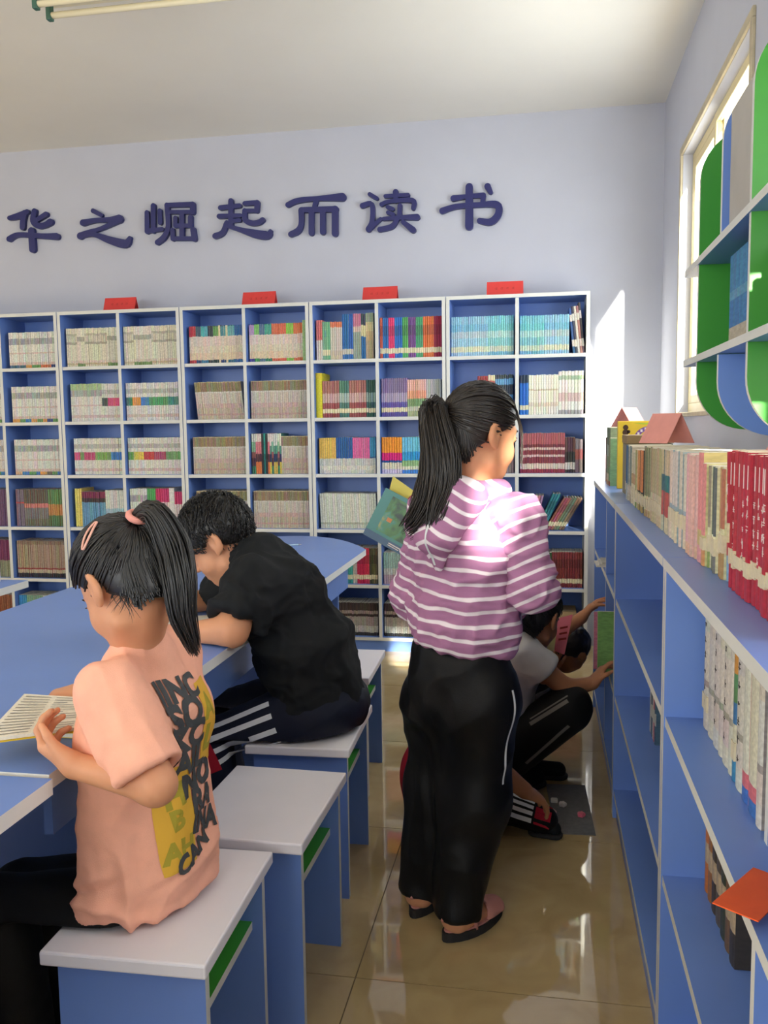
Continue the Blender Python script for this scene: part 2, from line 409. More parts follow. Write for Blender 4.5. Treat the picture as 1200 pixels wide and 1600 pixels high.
def fillrow(x0, x1, y, z, segs, label=None, group=None, start=.0, leans=None, rz=0., axis='x', gap=.0013):
    """segs: [(name, count, width, height, depth, scheme, lean)]; packs books from x0 on until x1"""
    x = x0+start; out = []
    for si, (nm, n, w, h, d, sch, lean) in enumerate(segs):
        for i in range(n):
            ww = w*rng.uniform(.92, 1.08); hh = h*(1+rng.uniform(-.006, .006)); bs, cv = sch()
            th = math.radians(lean)
            dx = abs(ww/math.cos(th)) if lean else ww
            ext = hh*math.sin(th) if lean > 0 else 0
            if x+dx+gap > x1: break
            xc = x+dx/2; zz = z+.0006+(abs(math.sin(th))*ww/2)
            p = Vector((xc, y+rng.uniform(0, .004), zz))
            lb = None if label is None or nm is None else nm+(', ' if n == 1 else ', %s of its run, ' % ORD[i])+label
            out.append(book(p, rz, ww, hh, d, bs, cv, lean, lb, (group+', '+nm) if lb else None)); x += dx+gap
    return out
def cell(k, c, r):
    x0, x1, xm = CASES[k]
    return (x0+PT+.002, xm-PT/2-.002) if c == 0 else (xm+PT/2+.002, x1-PT-.002)
ROWN = ['top row', 'second row', 'third row', 'fourth row', 'fifth row', 'bottom row']
CASEN = ['leftmost', 'second', 'third', 'fourth', 'rightmost']
def fill(k, c, r, segs, ind=False, start=.004):
    a, b_ = cell(k, c, r); y = .035
    if (k, c, r) != (4, 1, 0) and not any(q[6] for q in segs):
        tot = sum(q[1]*(q[2]+.0013) for q in segs); fs = min(1.35, max(.8, (b_-a-start-.004)/tot)); segs = [(q[0], q[1], (q[2]+.0013)*fs*.992-.0013, *q[3:]) for q in segs]
    lab = '%s %s, %s bookcase' % (ROWN[r], 'left' if c == 0 else 'right', CASEN[k])
    fillrow(a, b_, y, SH_Z[r], segs, lab if ind else None, ('books in '+lab) if ind else None, start)
Wh = s_white()
G_, O_, B_, P_, Y_, R_d = (110, 160, 90), (226, 160, 80), (60, 130, 190), (214, 90, 130), (226, 196, 90), (200, 60, 70)
# leftmost case: right column, and the sliver of its left column
for r, bots in ((0, [(70, 110, 130)]*8+[O_]*3+[G_]*4+[(222, 120, 80)]*5+[(50, 70, 120)]*3), (1, [O_]*4+[G_]*3+[B_]*3+[O_]*3+[G_]*3+[O_]*2+[(60, 80, 140)]*3+[G_]*4), (2, [(230, 190, 140)]*4+[B_]*4+[G_]*4+[B_]*2+[O_]*4+[(120, 110, 90)]*3+[G_]*3+[B_]*3)):
    segs = [(None, 1, .0125, .222, .15, s_white(bottom=q), 0) for q in bots]
    fill(0, 1, r, segs, start=.03); fill(0, 0, r, segs, start=.0)
fill(0, 1, 3, [(None, 4, .014, .235, .15, s_plain((130, 110, 120), None, (200, 80, 80)), 0), (None, 11, .014, .235, .15, s_bands((.2, (110, 110, 90)), (.5, (120, 120, 120)), (.62, (206, 130, 120)), (1, (96, 92, 80))), 0), (None, 7, .014, .235, .15, s_bands((.3, (90, 120, 80)), (.6, (200, 140, 80)), (1, (100, 140, 90))), 0)], start=.02)
fill(0, 0, 3, [(None, 24, .015, .235, .15, s_plain((110, 80, 110)), 0)])
fill(0, 1, 4, [(None, 26, .0125, .235, .15, s_bands((.12, (44, 44, 50)), (.22, (190, 176, 150)), (.26, (150, 60, 60)), (.9, (168, 148, 124)), (1, (140, 120, 100))), 0)], start=.01)
fill(0, 0, 4, [(None, 14, .014, .22, .15, s_plain((150, 160, 110)), 0), (None, 12, .014, .24, .15, s_bands((.45, (150, 150, 120)), (1, (120, 50, 90))), 0)])
fill(0, 1, 5, [(None, 4, .014, .2, .15, s_plain((60, 150, 200)), 0), (None, 8, .014, .2, .15, s_plain((130, 160, 140)), 0), (None, 7, .014, .2, .15, s_plain((210, 206, 190)), 0), (None, 6, .014, .2, .15, s_plain((90, 130, 90), None, (210, 180, 80)), 0)])
fill(0, 0, 5, [(None, 24, .014, .2, .15, s_plain((150, 90, 60)), 0)])
# second case
cre = s_bands((.05, (226, 216, 186)), (.10, (206, 186, 150)), (.16, (224, 206, 190)), (.58, (226, 220, 196)), (.64, (176, 170, 150)), (.8, (214, 208, 186)), (.86, (190, 184, 164)), (1, (230, 222, 196)))
cre2 = s_bands((.09, (120, 150, 90)), (.16, (216, 196, 180)), (.66, (224, 218, 196)), (.78, (170, 168, 156)), (1, (228, 222, 204)))
fill(1, 0, 0, [(None, 6, .0135, .235, .16, cre, 0), (None, 4, .0135, .235, .16, cre2, 0), (None, 12, .0135, .235, .16, cre, 0), (None, 6, .0135, .235, .16, cre2, 0)], start=.012)
fill(1, 1, 0, [(None, 5, .0135, .235, .16, cre, 0), (None, 9, .0135, .235, .16, cre2, 0), (None, 13, .0135, .235, .16, cre, 0)], start=.004)
fill(1, 0, 1, [(None, 17, .0125, .232, .16, s_white(top=(176, 200, 150)), 0), (None, 3, .0125, .23, .16, s_white(mid=(70, 80, 80)), 0), (None, 7, .0125, .23, .16, s_white(mid=P_), 0)], start=.025)
fill(1, 1, 1, [(None, 3, .0125, .23, .16, s_white(mid=(70, 130, 100)), 0), (None, 4, .0125, .23, .16, s_white(mid=O_), 0), (None, 4, .0125, .23, .16, s_white(mid=B_), 0), (None, 9, .0125, .23, .16, s_white(mid=(90, 160, 100)), 0), (None, 6, .0125, .23, .16, s_white(mid=(80, 150, 130)), 0)], start=.006)
fill(1, 0, 2, [(None, 3, .0125, .225, .16, s_white(mid=P_), 0), (None, 2, .0125, .225, .16, s_white(mid=G_), 0), (None, 6, .0125, .225, .16, s_white(mid=(190, 80, 120)), 0), (None, 8, .0125, .225, .16, s_white(mid=(130, 170, 90)), 0), (None, 6, .0125, .225, .16, s_white(mid=B_), 0)], start=.03)
fill(1, 1, 2, [(None, 3, .0125, .225, .16, s_white(mid=G_), 0), (None, 5, .0125, .225, .16, s_white(mid=Y_), 0), (None, 5, .0125, .225, .16, s_white(mid=R_d), 0), (None, 6, .0125, .225, .16, s_white(mid=(180, 70, 110)), 0), (None, 8, .0125, .225, .16, s_white(mid=(120, 170, 110)), 0)], start=.004)
fill(1, 0, 3, [(None, 3, .014, .24, .16, s_plain((226, 206, 110)), 0), (None, 12, .0125, .22, .16, s_bands((.7, (110, 160, 190)), (.82, (70, 60, 60)), (1, (130, 50, 80))), 0), (None, 10, .0125, .23, .16, s_bands((.2, B_), (.5, (170, 200, 210)), (1, W1)), 0)], start=.02)
fill(1, 1, 3, [(None, 8, .0125, .24, .16, Wh, 0), (None, 4, .0125, .24, .16, s_bands((.65, (226, 214, 196)), (1, (90, 170, 90))), 0), (None, 6, .0125, .24, .16, s_bands((.65, (226, 206, 206)), (1, (200, 60, 110))), 0), (None, 1, .03, .245, .16, s_plain((226, 222, 206)), 0), (None, 4, .0125, .22, .16, s_bands((.65, (220, 206, 200)), (1, (200, 60, 110))), 0)], start=.004)
for r in (4, 5):
    for c in (0, 1): fill(1, c, r, [(None, 26, .0125, .225, .16, s_plain((170, 150, 130) if c else (140, 100, 100)), 0)])
# third case
def tb(c, d=None): return s_bands((.09, d or c), (.28, (228, 206, 176)), (.46, (226, 214, 190)), (.72, (228, 210, 196)), (.98, c), (1, d or c))
fill(2, 0, 0, [(None, 4, .0125, .222, .16, tb((190, 60, 70)), 0), (None, 3, .0125, .222, .16, tb((70, 100, 110), (40, 70, 120)), 0), (None, 4, .0125, .222, .16, tb((90, 180, 186), (50, 130, 160)), 0), (None, 3, .0125, .222, .16, tb((40, 60, 66)), 0), (None, 3, .0125, .222, .16, tb((110, 160, 90), (30, 60, 60)), 0), (None, 1, .015, .222, .16, tb((232, 216, 180)), 0), (None, 3, .0125, .222, .16, tb((80, 150, 160), (40, 70, 110)), 0), (None, 1, .015, .222, .16, tb((232, 216, 180)), 0), (None, 4, .0125, .222, .16, tb((110, 180, 180), (50, 120, 140)), 0), (None, 5, .0125, .222, .16, tb((50, 110, 170)), 0)], start=.018)
fill(2, 1, 0, [(None, 3, .0125, .222, .16, tb((190, 160, 200), (70, 70, 150)), 0), (None, 3, .0125, .222, .16, tb((120, 190, 100), (60, 150, 80)), 0), (None, 3, .0125, .222, .16, tb((80, 120, 150)), 0), (None, 4, .0125, .222, .16, tb((70, 170, 150), (30, 130, 100)), 0), (None, 8, .0125, .222, .16, tb((222, 110, 80)), 0), (None, 4, .0125, .222, .16, tb((140, 200, 80)), 0), (None, 5, .0125, .222, .16, tb((222, 120, 80)), 0), (None, 2, .0125, .236, .16, s_plain((170, 200, 140)), 0)], start=.008)
fill(2, 0, 1, [(None, 28, .0118, .225, .16, s_mag, -5)], start=.058); fill(2, 1, 1, [(None, 29, .0118, .225, .16, s_mag, 0)], start=.008)
fill(2, 0, 2, [(None, 29, .0118, .225, .16, s_mag, 0)], start=.02)
mul = [s_bands((.2, (70, 130, 90)), (.4, (90, 60, 70)), (.55, (150, 90, 90)), (.8, (140, 190, 150)), (1, (224, 220, 206))), s_bands((.3, (216, 120, 70)), (.5, (90, 50, 60)), (.8, (216, 130, 130)), (1, (226, 220, 206))), s_plain((26, 30, 32)), s_bands((.5, (30, 120, 110)), (1, (60, 150, 140))), s_bands((.3, (216, 190, 90)), (.5, (40, 50, 90)), (.7, (90, 150, 130)), (1, (226, 222, 210)))]
fill(2, 1, 2, [(None, 1, .0125, .242, .16, mul[i % 5], 0) for i in (0, 0, 1, 1, 1, 2, 3, 2, 1, 4, 0, 4, 4, 0, 4)]+[(None, 14, .0118, .225, .16, s_mag, 0)], start=.004)
fill(2, 0, 3, [(None, 29, .0118, .225, .16, s_mag, 0)], start=.03); fill(2, 1, 3, [(None, 29, .0118, .225, .16, s_mag, 0)], start=.008)
for r in (4, 5):
    for c in (0, 1): fill(2, c, r, [(None, 28, .0125, .225, .16, s_mag, 0)])
# fourth case: single books
rib = lambda c: s_bands((.12, c), (.25, CRM), (.55, c), (.8, tuple(int(v*.82) for v in c)), (1, c))
fill(3, 0, 0, [('pink and white spined book', 3, .014, .232, .16, s_bands((.5, (226, 216, 200)), (1, (222, 120, 110))), 0), ('pale green spined book', 4, .013, .222, .16, s_plain((120, 176, 140), CRM), 0), ('cream book with orange head', 6, .013, .22, .16, s_bands((.12, (210, 196, 170)), (.24, (206, 190, 170)), (.86, (206, 200, 186)), (1, (220, 120, 80))), 0),
    ('plain deep blue spined book', 5, .0145, .262, .16, s_bands((.12, (30, 100, 170)), (.24, (206, 200, 186)), (1, (30, 100, 170))), 0), ('pink headed grey green book', 4, .0125, .262, .16, s_bands((.6, (150, 170, 150)), (.72, (210, 190, 170)), (1, (200, 120, 150))), 0), ('blue and cream taped book', 2, .016, .26, .16, s_bands((.5, (30, 110, 170)), (.75, (230, 216, 170)), (1, (60, 70, 90))), 0), ('cream and brown worn book', 4, .0125, .265, .16, s_bands((.4, (190, 176, 140)), (.6, (214, 186, 140)), (.8, (226, 206, 160)), (1, (160, 176, 150))), 0)], True, .008)
fill(3, 1, 0, [('orange red spined book', 2, .009, .235, .16, rib((222, 100, 70)), 0), ('blue book with cream label', 3, .013, .232, .16, rib((40, 110, 180)), 0), ('crimson pink book with cream label', 3, .014, .232, .16, rib((222, 50, 110)), 0), ('blue book beside crimson ones', 4, .0125, .232, .16, rib((30, 110, 190)), 0), ('green book with cream label', 3, .0135, .232, .16, rib((80, 170, 90)), 0), ('purple book with cream label', 4, .0125, .232, .16, rib((120, 70, 140)), 0), ('green book beside purple ones', 4, .012, .232, .16, rib((70, 160, 110)), 0), ('orange book with cream label', 5, .0145, .232, .16, rib((222, 110, 50)), 0), ('dark crimson book with cream label', 6, .0125, .232, .16, rib((160, 30, 70)), 0)], True, .001)
yb = fill(3, 0, 1, [('thick bright yellow box book', 1, .042, .262, .2, s_bands((.15, (226, 210, 40)), (.86, (226, 206, 30)), (1, (226, 206, 40))), 0), ('dull red book with cream label', 7, .0155, .215, .16, s_bands((.12, (150, 70, 70)), (.24, CRM), (.4, (160, 80, 80)), (.66, (206, 170, 160)), (1, (170, 110, 100))), 0), ('grey green book with cream label', 4, .0155, .215, .16, s_bands((.12, (70, 120, 110)), (.24, CRM), (.4, (80, 130, 110)), (.66, (170, 186, 176)), (1, (80, 130, 110))), 0), ('dull red book beyond green ones', 7, .0155, .215, .16, s_bands((.12, (150, 70, 70)), (.24, CRM), (.4, (160, 80, 80)), (.66, (206, 170, 160)), (1, (170, 110, 100))), 0), ('dark green book with cream label', 4, .0145, .215, .16, s_bands((.12, (40, 80, 76)), (.24, CRM), (.4, (60, 100, 96)), (.66, (140, 166, 156)), (1, (50, 90, 80))), 0)], True, .0)
fill(3, 1, 1, [('purple grey book with cream label', 13, .0122, .222, .16, s_bands((.12, (90, 80, 150)), (.24, CRM), (.38, (100, 84, 160)), (.62, (176, 160, 186)), (1, (130, 110, 150))), 0), ('book with pink to green spine', 9, .0125, .212, .16, s_bands((.15, (170, 180, 130)), (.27, (206, 206, 180)), (.48, (130, 160, 110)), (.7, (236, 160, 130)), (1, (230, 176, 166))), 0), ('pale grey spined book', 7, .0125, .212, .16, s_bands((.15, (160, 164, 150)), (.27, (200, 200, 180)), (1, (180, 182, 180))), 0)], True, .004)
wl = lambda c, c2=None: s_bands((.1, (214, 210, 196)), (.22, (226, 220, 200)), (.42, (206, 206, 196)), (.46, c2 or c), (1, c))
fill(3, 0, 2, [(None, 8, .0125, .212, .16, wl((230, 190, 90)), 0), (None, 8, .0125, .215, .16, wl((30, 90, 160)), 0), (None, 8, .0125, .212, .16, wl((226, 110, 160)), 0), (None, 3, .012, .212, .16, wl((60, 150, 190), (40, 90, 140)), 0)], False, .012)
fill(3, 1, 2, [(None, 8, .0135, .212, .16, s_bands((.12, (206, 196, 220)), (.3, (220, 214, 190)), (.36, (30, 80, 150)), (.57, (214, 20, 120)), (1, (240, 150, 40))), 0), (None, 7, .0135, .212, .16, s_bands((.1, (60, 130, 200)), (.2, (220, 216, 190)), (.36, (150, 190, 130)), (.6, (40, 150, 210)), (1, (110, 190, 220))), 0), (None, 9, .0125, .212, .16, s_bands((.3, (226, 222, 206)), (1, (150, 110, 170))), 0)], False, .002)
fill(3, 0, 3, [(None, 27, .0122, .21, .16, s_bands((.12, (206, 206, 190)), (.18, (180, 184, 160)), (1, (218, 218, 204))), -2)], start=.014)
fill(3, 1, 3, [(None, 26, .0125, .2, .16, s_plain((180, 80, 90)), 0)])
cs4 = [(200, 60, 100), (220, 90, 140), (40, 130, 180), (60, 110, 180), (60, 110, 180), (130, 90, 160), (60, 150, 160), (70, 170, 160), (200, 190, 180), (206, 40, 80), (206, 40, 80), (216, 60, 90), (90, 90, 60), (120, 110, 80)]
fill(3, 0, 4, [(None, 2, .0125, .215, .15, rib(c), 0) for c in cs4], start=.004)
fill(3, 1, 4, [(None, 26, .0125, .19, .15, s_bands((.3, (210, 170, 180)), (.5, (220, 220, 210)), (1, (170, 200, 190))), 0)], start=.004)
dk = s_bands((.1, (60, 56, 54)), (.3, (210, 206, 196)), (.58, (170, 160, 150)), (.66, (60, 40, 40)), (.76, (170, 150, 140)), (1, (70, 54, 50)))
fill(3, 0, 5, [(None, 28, .0122, .2, .15, dk, 0)], start=.004); fill(3, 1, 5, [(None, 28, .0122, .2, .15, dk, 0)], start=.004)
# rightmost case
pb = s_bands((.1, (150, 190, 210)), (.24, (216, 214, 180)), (.45, (150, 196, 210)), (.62, (176, 196, 200)), (.8, (120, 180, 206)), (1, (140, 190, 210)))
pb2 = s_bands((.1, (110, 170, 190)), (.24, (196, 206, 180)), (.45, (130, 190, 190)), (.62, (170, 206, 200)), (.8, (110, 190, 190)), (1, (120, 190, 200)))
fill(4, 0, 0, [(None, 17, .0122, .222, .16, pb, 0), (None, 12, .0122, .222, .16, pb2, 0)], False, .002)
fill(4, 1, 0, [(None, 10, .0122, .216, .16, pb2, 0), (None, 10, .0122, .216, .16, pb, 0)], False, .002)
a, b_ = cell(4, 1, 0)
for i, (c, ln, hh) in enumerate([((40, 90, 140), -6, .25), ((50, 60, 80), -6, .26), ((206, 200, 196), -6, .26), ((170, 120, 110), -6, .262), ((60, 56, 60), -6, .28)]):
    bs, cv = s_bands((.15, c), (.3, (216, 206, 190)), (.7, c), (.85, (210, 200, 190)), (1, c))()
    book(Vector((a+.303+i*.0134, .035, SH_Z[0]+.001)), 0, .0125, hh, .16, bs, cv, ln, 'leaning %s book at the right end of rightmost bookcase top row' % ['blue', 'dark slate', 'pale grey', 'dusty pink', 'charcoal'][i], 'leaning books, top row of rightmost bookcase')
fill(4, 0, 1, [('thick cream paged book', 6, .0185, .168, .16, s_bands((.2, (226, 216, 180)), (.8, (230, 220, 190)), (1, (214, 204, 170))), 0), ('dark red spined book', 4, .0155, .222, .16, s_bands((.1, (150, 50, 50)), (.25, CRM), (1, (150, 50, 56))), 0), ('rust book with cream head', 3, .0135, .228, .16, s_bands((.1, (180, 80, 70)), (.86, (190, 96, 84)), (1, (226, 216, 180))), 0), ('blue and black banded book', 8, .0135, .228, .16, s_bands((.5, (50, 120, 170)), (.75, (40, 50, 60)), (.9, (90, 150, 190)), (1, (50, 60, 70))), 0)], True, .046)
fill(4, 1, 1, [('bright blue book with dark head', 3, .0165, .222, .16, s_bands((.12, (30, 110, 190)), (.24, (226, 216, 180)), (.8, (30, 110, 190)), (1, (40, 50, 70))), 0), ('cream white spined book', 12, .0135, .222, .16, s_bands((.2, (232, 226, 206)), (.3, (220, 206, 180)), (.6, (236, 230, 212)), (.64, (206, 190, 160)), (1, (236, 230, 212))), 0), ('thick white spined book', 8, .0175, .24, .16, s_bands((.1, (160, 160, 156)), (.3, (232, 228, 214)), (.5, (214, 190, 180)), (.8, (232, 228, 214)), (.9, (170, 190, 160)), (1, (232, 228, 214))), 0)], True, .002)
fill(4, 0, 2, [(None, 26, .0125, .2, .16, s_plain((150, 130, 130)), 0)])
fill(4, 1, 2, [('maroon and white checked book', 19, .0125, .226, .16, s_bands((.1, (150, 50, 70)), (.24, (226, 206, 190)), (.4, (140, 60, 70)), (.46, (216, 190, 180)), (.58, (140, 60, 70)), (.64, (216, 190, 180)), (.72, (120, 50, 60)), (1, (176, 96, 100))), 0), ('dark book beside maroon ones', 4, .0135, .2, .16, s_bands((.1, (60, 50, 50)), (.3, (206, 200, 190)), (.6, (50, 44, 44)), (1, (90, 60, 60))), 0), ('grey and red end book', 2, .02, .19, .16, s_bands((.4, (110, 90, 90)), (.7, (150, 80, 70)), (1, (130, 120, 120))), 0)], True, .004)
a, b_ = cell(4, 1, 3)
for i, c in enumerate([(224, 214, 196), (216, 130, 150), (170, 130, 160), (40, 130, 130), (40, 120, 130), (50, 140, 140), (150, 90, 80), (176, 90, 110), (170, 110, 100), (120, 130, 100), (110, 140, 110), (150, 120, 100), (110, 90, 80)]):
    bs, cv = rib(c)(); ln = 12 if i < 3 else (24 if i < 6 else 30)
    book(Vector((a+.06+i*.0155, .035, SH_Z[3]+.004)), 0, .0128, .2 if i < 3 else .225 if i < 6 else .21, .16, bs, cv, ln, None, None)
fill(4, 0, 3, [(None, 20, .0125, .2, .16, s_plain((150, 100, 110)), 0)])
fill(4, 1, 4, [(None, 10, .0135, .19, .16, rib((130, 90, 60)), 0), (None, 3, .0135, .2, .16, s_plain((60, 100, 60)), 0), (None, 12, .0135, .205, .16, rib((140, 60, 60)), 0)])
fill(4, 0, 4, [(None, 26, .0125, .2, .16, s_plain((120, 90, 80)), 0)])
tag(MB().bev((0, 0, 0), (.22, .2, .17), .003).build('cardboard_box', mat('brown_card', (176, 150, 112), .8, .06), loc=(-.28, .05, SH_Z[5]+.001)), 'plain brown cardboard box on the bottom shelf of the rightmost bookcase', 'box')

# ------------------------------------------------------------------ low bookcase: books on top, spine to the aisle (row runs along y)
RZ = -math.pi/2
def low(y, z, w, h, bands, cover, label, group, x=.035, d=.15, lean=0., page=True):
    """y: far edge of the spine; the book occupies y-w..y"""
    o = book(Vector((x, y-w/2, z+.0008)), RZ, w, h, d, bands, cover, lean, label, group)
    if page and w > .008:   # page block seen at the head, between the boards
        e = min(.0025, w*.16)
        MB().box((-w/2+e, .006, h), (w/2-e, d-.003, h+.0008)).build('page_block', M_page, o)
    return o
M_page = mat('book_pages', (228, 220, 200), .8, .05, 200.)
M_lab = mat('paper_label', (212, 200, 168), .7, .08, 120.)
M_ink = mat('white_print', (232, 222, 216), .6); M_dink = mat('dark_print', (60, 52, 50), .6)
def label_strip(o, w, z0, z1, m=None):
    mb = MB(); mb.tube([(-w/2+.0005, .0018, (z0+z1)/2)]*2, .0001, 4) if False else None
    mb.box((-w/2-.0003, -.0006, z0), (w/2+.0003, .012, z1)); return mb.build('call_number_label', m or M_lab, o)
def glyphs(o, w, zs, size, m, jitter=.2):
    """column of small printed characters down the spine"""
    mb = MB(); s = size/2
    for z in zs:
        for q in range(4):
            hx = rng.uniform(.3, 1)*s; hz = rng.uniform(.08, .16)*s; cx = rng.uniform(-.3, .3)*s; cz = z+rng.uniform(-.8, .8)*s
            if q % 2: hx, hz = hz, hx
            mb.box((cx-hx, -.0006, cz-hz), (cx+hx, .0003, cz+hz))
    return tag(mb.build('spine_lettering', m, o), kind='stuff')
def seq(y, items, z=LZ, x0=.035):
    for (n, w, h, bands, cov, label, lab, group, opt) in items:
        for i in range(n):
            ww = w*rng.uniform(.94, 1.06); hh = h+rng.uniform(-.003, .003)
            bs = [(a_, jit(c, 7)) for a_, c in bands]
            nm = label if n == 1 else label+', '+ORD[i]+' of '+'zero one two three four five six seven eight nine'.split()[n]
            o = low(y, z, ww, hh, bs, cov, nm, group, x=x0+rng.uniform(-.004, .004)+opt.get('dx', 0), d=opt.get('d', .15))
            if lab: label_strip(o, ww, *lab)
            if 'glyph' in opt: glyphs(o, ww, *opt['glyph'])
            y -= ww+.0012+opt.get('gap', 0)
    return y
gT = 'books standing on top of the low bookcases'
LF = 'on the low bookcase'
y = seq(-.885, [(3, .02, .2, [(.3, (120, 70, 60)), (.6, (150, 100, 84)), (1, (90, 60, 56))], None, 'worn brown red book at far end '+LF, None, gT, {}),
    (2, .016, .185, [(.2, (206, 190, 170)), (1, (150, 96, 86))], None, 'short faded red book near the far end '+LF, None, gT, {}),
    (1, .014, .18, [(1, (196, 180, 160))], None, 'short cream book near the far end '+LF, None, gT, {})], x0=.03)
y = seq(-1.09, [(5, .022, .245, [(.08, (180, 130, 100)), (.2, (196, 190, 170)), (.5, (120, 136, 110)), (.7, (150, 160, 140)), (1, (96, 110, 90))], None, 'tall grey green book by yellow box '+LF, None, gT, {}),
    (2, .02, .2, [(.1, (150, 60, 50)), (.4, (120, 150, 110)), (1, (140, 140, 110))], None, 'green book with red foot near yellow box', None, gT, {})], x0=.02)
y = seq(-1.83, [(1, .05, .186, [(.12, (150, 150, 120)), (.14, (80, 80, 60)), (.32, (180, 176, 140)), (1, (168, 170, 128))], (150, 160, 130), 'thick olive cream hardback with taped label '+LF, (.03, .06), gT, {}),
    (1, .02, .186, [(.3, (170, 180, 180)), (1, (50, 96, 130))], None, 'blue spined book beside the thick olive one', None, gT, {}),
    (5, .028, .184, [(.15, (180, 170, 140)), (.3, (196, 190, 170)), (1, (120, 136, 130))], None, 'grey teal book next to the blue spined one', None, gT, {}),
    (5, .028, .168, [(.4, (216, 206, 180)), (.6, (190, 150, 120)), (1, (206, 196, 170))], None, 'short cream book with brown marks '+LF, None, gT, {}),
    (1, .03, .18, [(.1, (120, 140, 80)), (.3, (212, 200, 168)), (1, (160, 160, 110))], None, 'olive spined book beside the orange one', (.03, .055), gT, {}),
    (5, .032, .182, [(.1, (176, 150, 90)), (.3, (206, 196, 160)), (.33, (60, 60, 60)), (1, (206, 140, 80))], None, 'orange brown spined book with dark ring '+LF, (.025, .05), gT, {}),
    (7, .026, .197, [(.1, (190, 160, 110)), (.3, (216, 204, 170)), (1, (130, 134, 96))], None, 'olive green book right of the orange one', (.025, .05), gT, {}),
    (7, .028, .198, [(.15, (206, 190, 150)), (.4, (200, 190, 160)), (1, (176, 166, 130))], None, 'cream tan book in the middle of the low bookcase row', (.03, .06), gT, {}),
    (5, .026, .198, [(.2, (200, 190, 160)), (.5, (180, 90, 80)), (.7, (60, 110, 120)), (1, (190, 176, 140))], None, 'tan book with red and teal marks '+LF, None, gT, {}),
    (7, .03, .2, [(.2, (216, 204, 176)), (.4, (150, 160, 170)), (1, (206, 196, 180))], None, 'pale grey cream book left of the pink ones', (.04, .07), gT, {}),
    (5, .026, .2, [(.12, (214, 170, 150)), (1, (216, 176, 166))], None, 'pale pink cream thin book left of the wide pink one', None, gT, {}),
    (1, .05, .205, [(.16, (222, 150, 150)), (.3, (196, 176, 120)), (1, (222, 146, 146))], None, 'wide pink spined book with taped label '+LF, None, gT, {}),
    (1, .035, .186, [(.16, (206, 150, 90)), (.3, (206, 190, 140)), (1, (222, 140, 140))], None, 'pink book with ochre foot beside the wide pink one', (.03, .052), gT, {})], x0=.032)
y0r = min(y, -3.28)
y = seq(y0r, [(2, .014, .186, [(.2, (130, 150, 80)), (.4, (210, 200, 166)), (1, (150, 140, 110))], None, 'thin olive book between pink and red books', (.03, .06), gT, {}),
    (3, .014, .186, [(.2, (110, 110, 100)), (.35, (210, 204, 180)), (1, (84, 96, 92))], None, 'thin dark green book between pink and red books', (.03, .06), gT, {}),
    (2, .015, .186, [(.25, (170, 140, 80)), (.42, (212, 204, 170)), (1, (190, 160, 96))], None, 'thin tan book between pink and red books', (.04, .065), gT, {}),
    (1, .03, .186, [(.28, (170, 140, 80)), (.46, (200, 196, 150)), (1, (180, 110, 90))], None, 'brown pink book beside the leaning red book', (.045, .075), gT, {})], x0=.042)
RED = (170, 38, 56)
o = low(y-.004, LZ+.001, .02, .214, [(.2, (120, 160, 190)), (.3, RED), (.45, (206, 190, 150)), (1, RED)], RED, 'red hardback leaning against the red set on the low bookcase', gT, x=.045, lean=-5); glyphs(o, .02, [.12, .155], .014, M_ink)
y = y-.044
for i in range(16):
    w = [.011, .012, .013, .014, .045, .018, .028, .026, .024, .024, .026, .026, .028, .026, .026, .026][i]; hh = .217+rng.uniform(-.002, .002)
    if y-w < -4.42: break
    o = low(y, LZ, w, hh, [(.15, RED), (1, jit(RED, 8))], jit(RED, 6), ('%s red hardback counted from the leaning one on the low bookcase' % ORD[i]) if i != 4 else 'widest red hardback with torn label on the low bookcase', 'red hardback set', x=.04+rng.uniform(-.003, .003), d=.16)
    label_strip(o, w, .035+.004*(i % 3), .058+.005*(i % 2))
    if i in (2, 3, 5, 6, 7, 8, 9, 10):
        n_ = 3+(i*7) % 3; glyphs(o, w, [.148-.02*q-.004*(i % 2) for q in range(n_)], min(.011, w*.75), M_ink)
    MB().box((-.0012, -.0006, .165), (.0012, .0004, .2)).build('spine_rule', M_ink, o)
    y -= w+.001
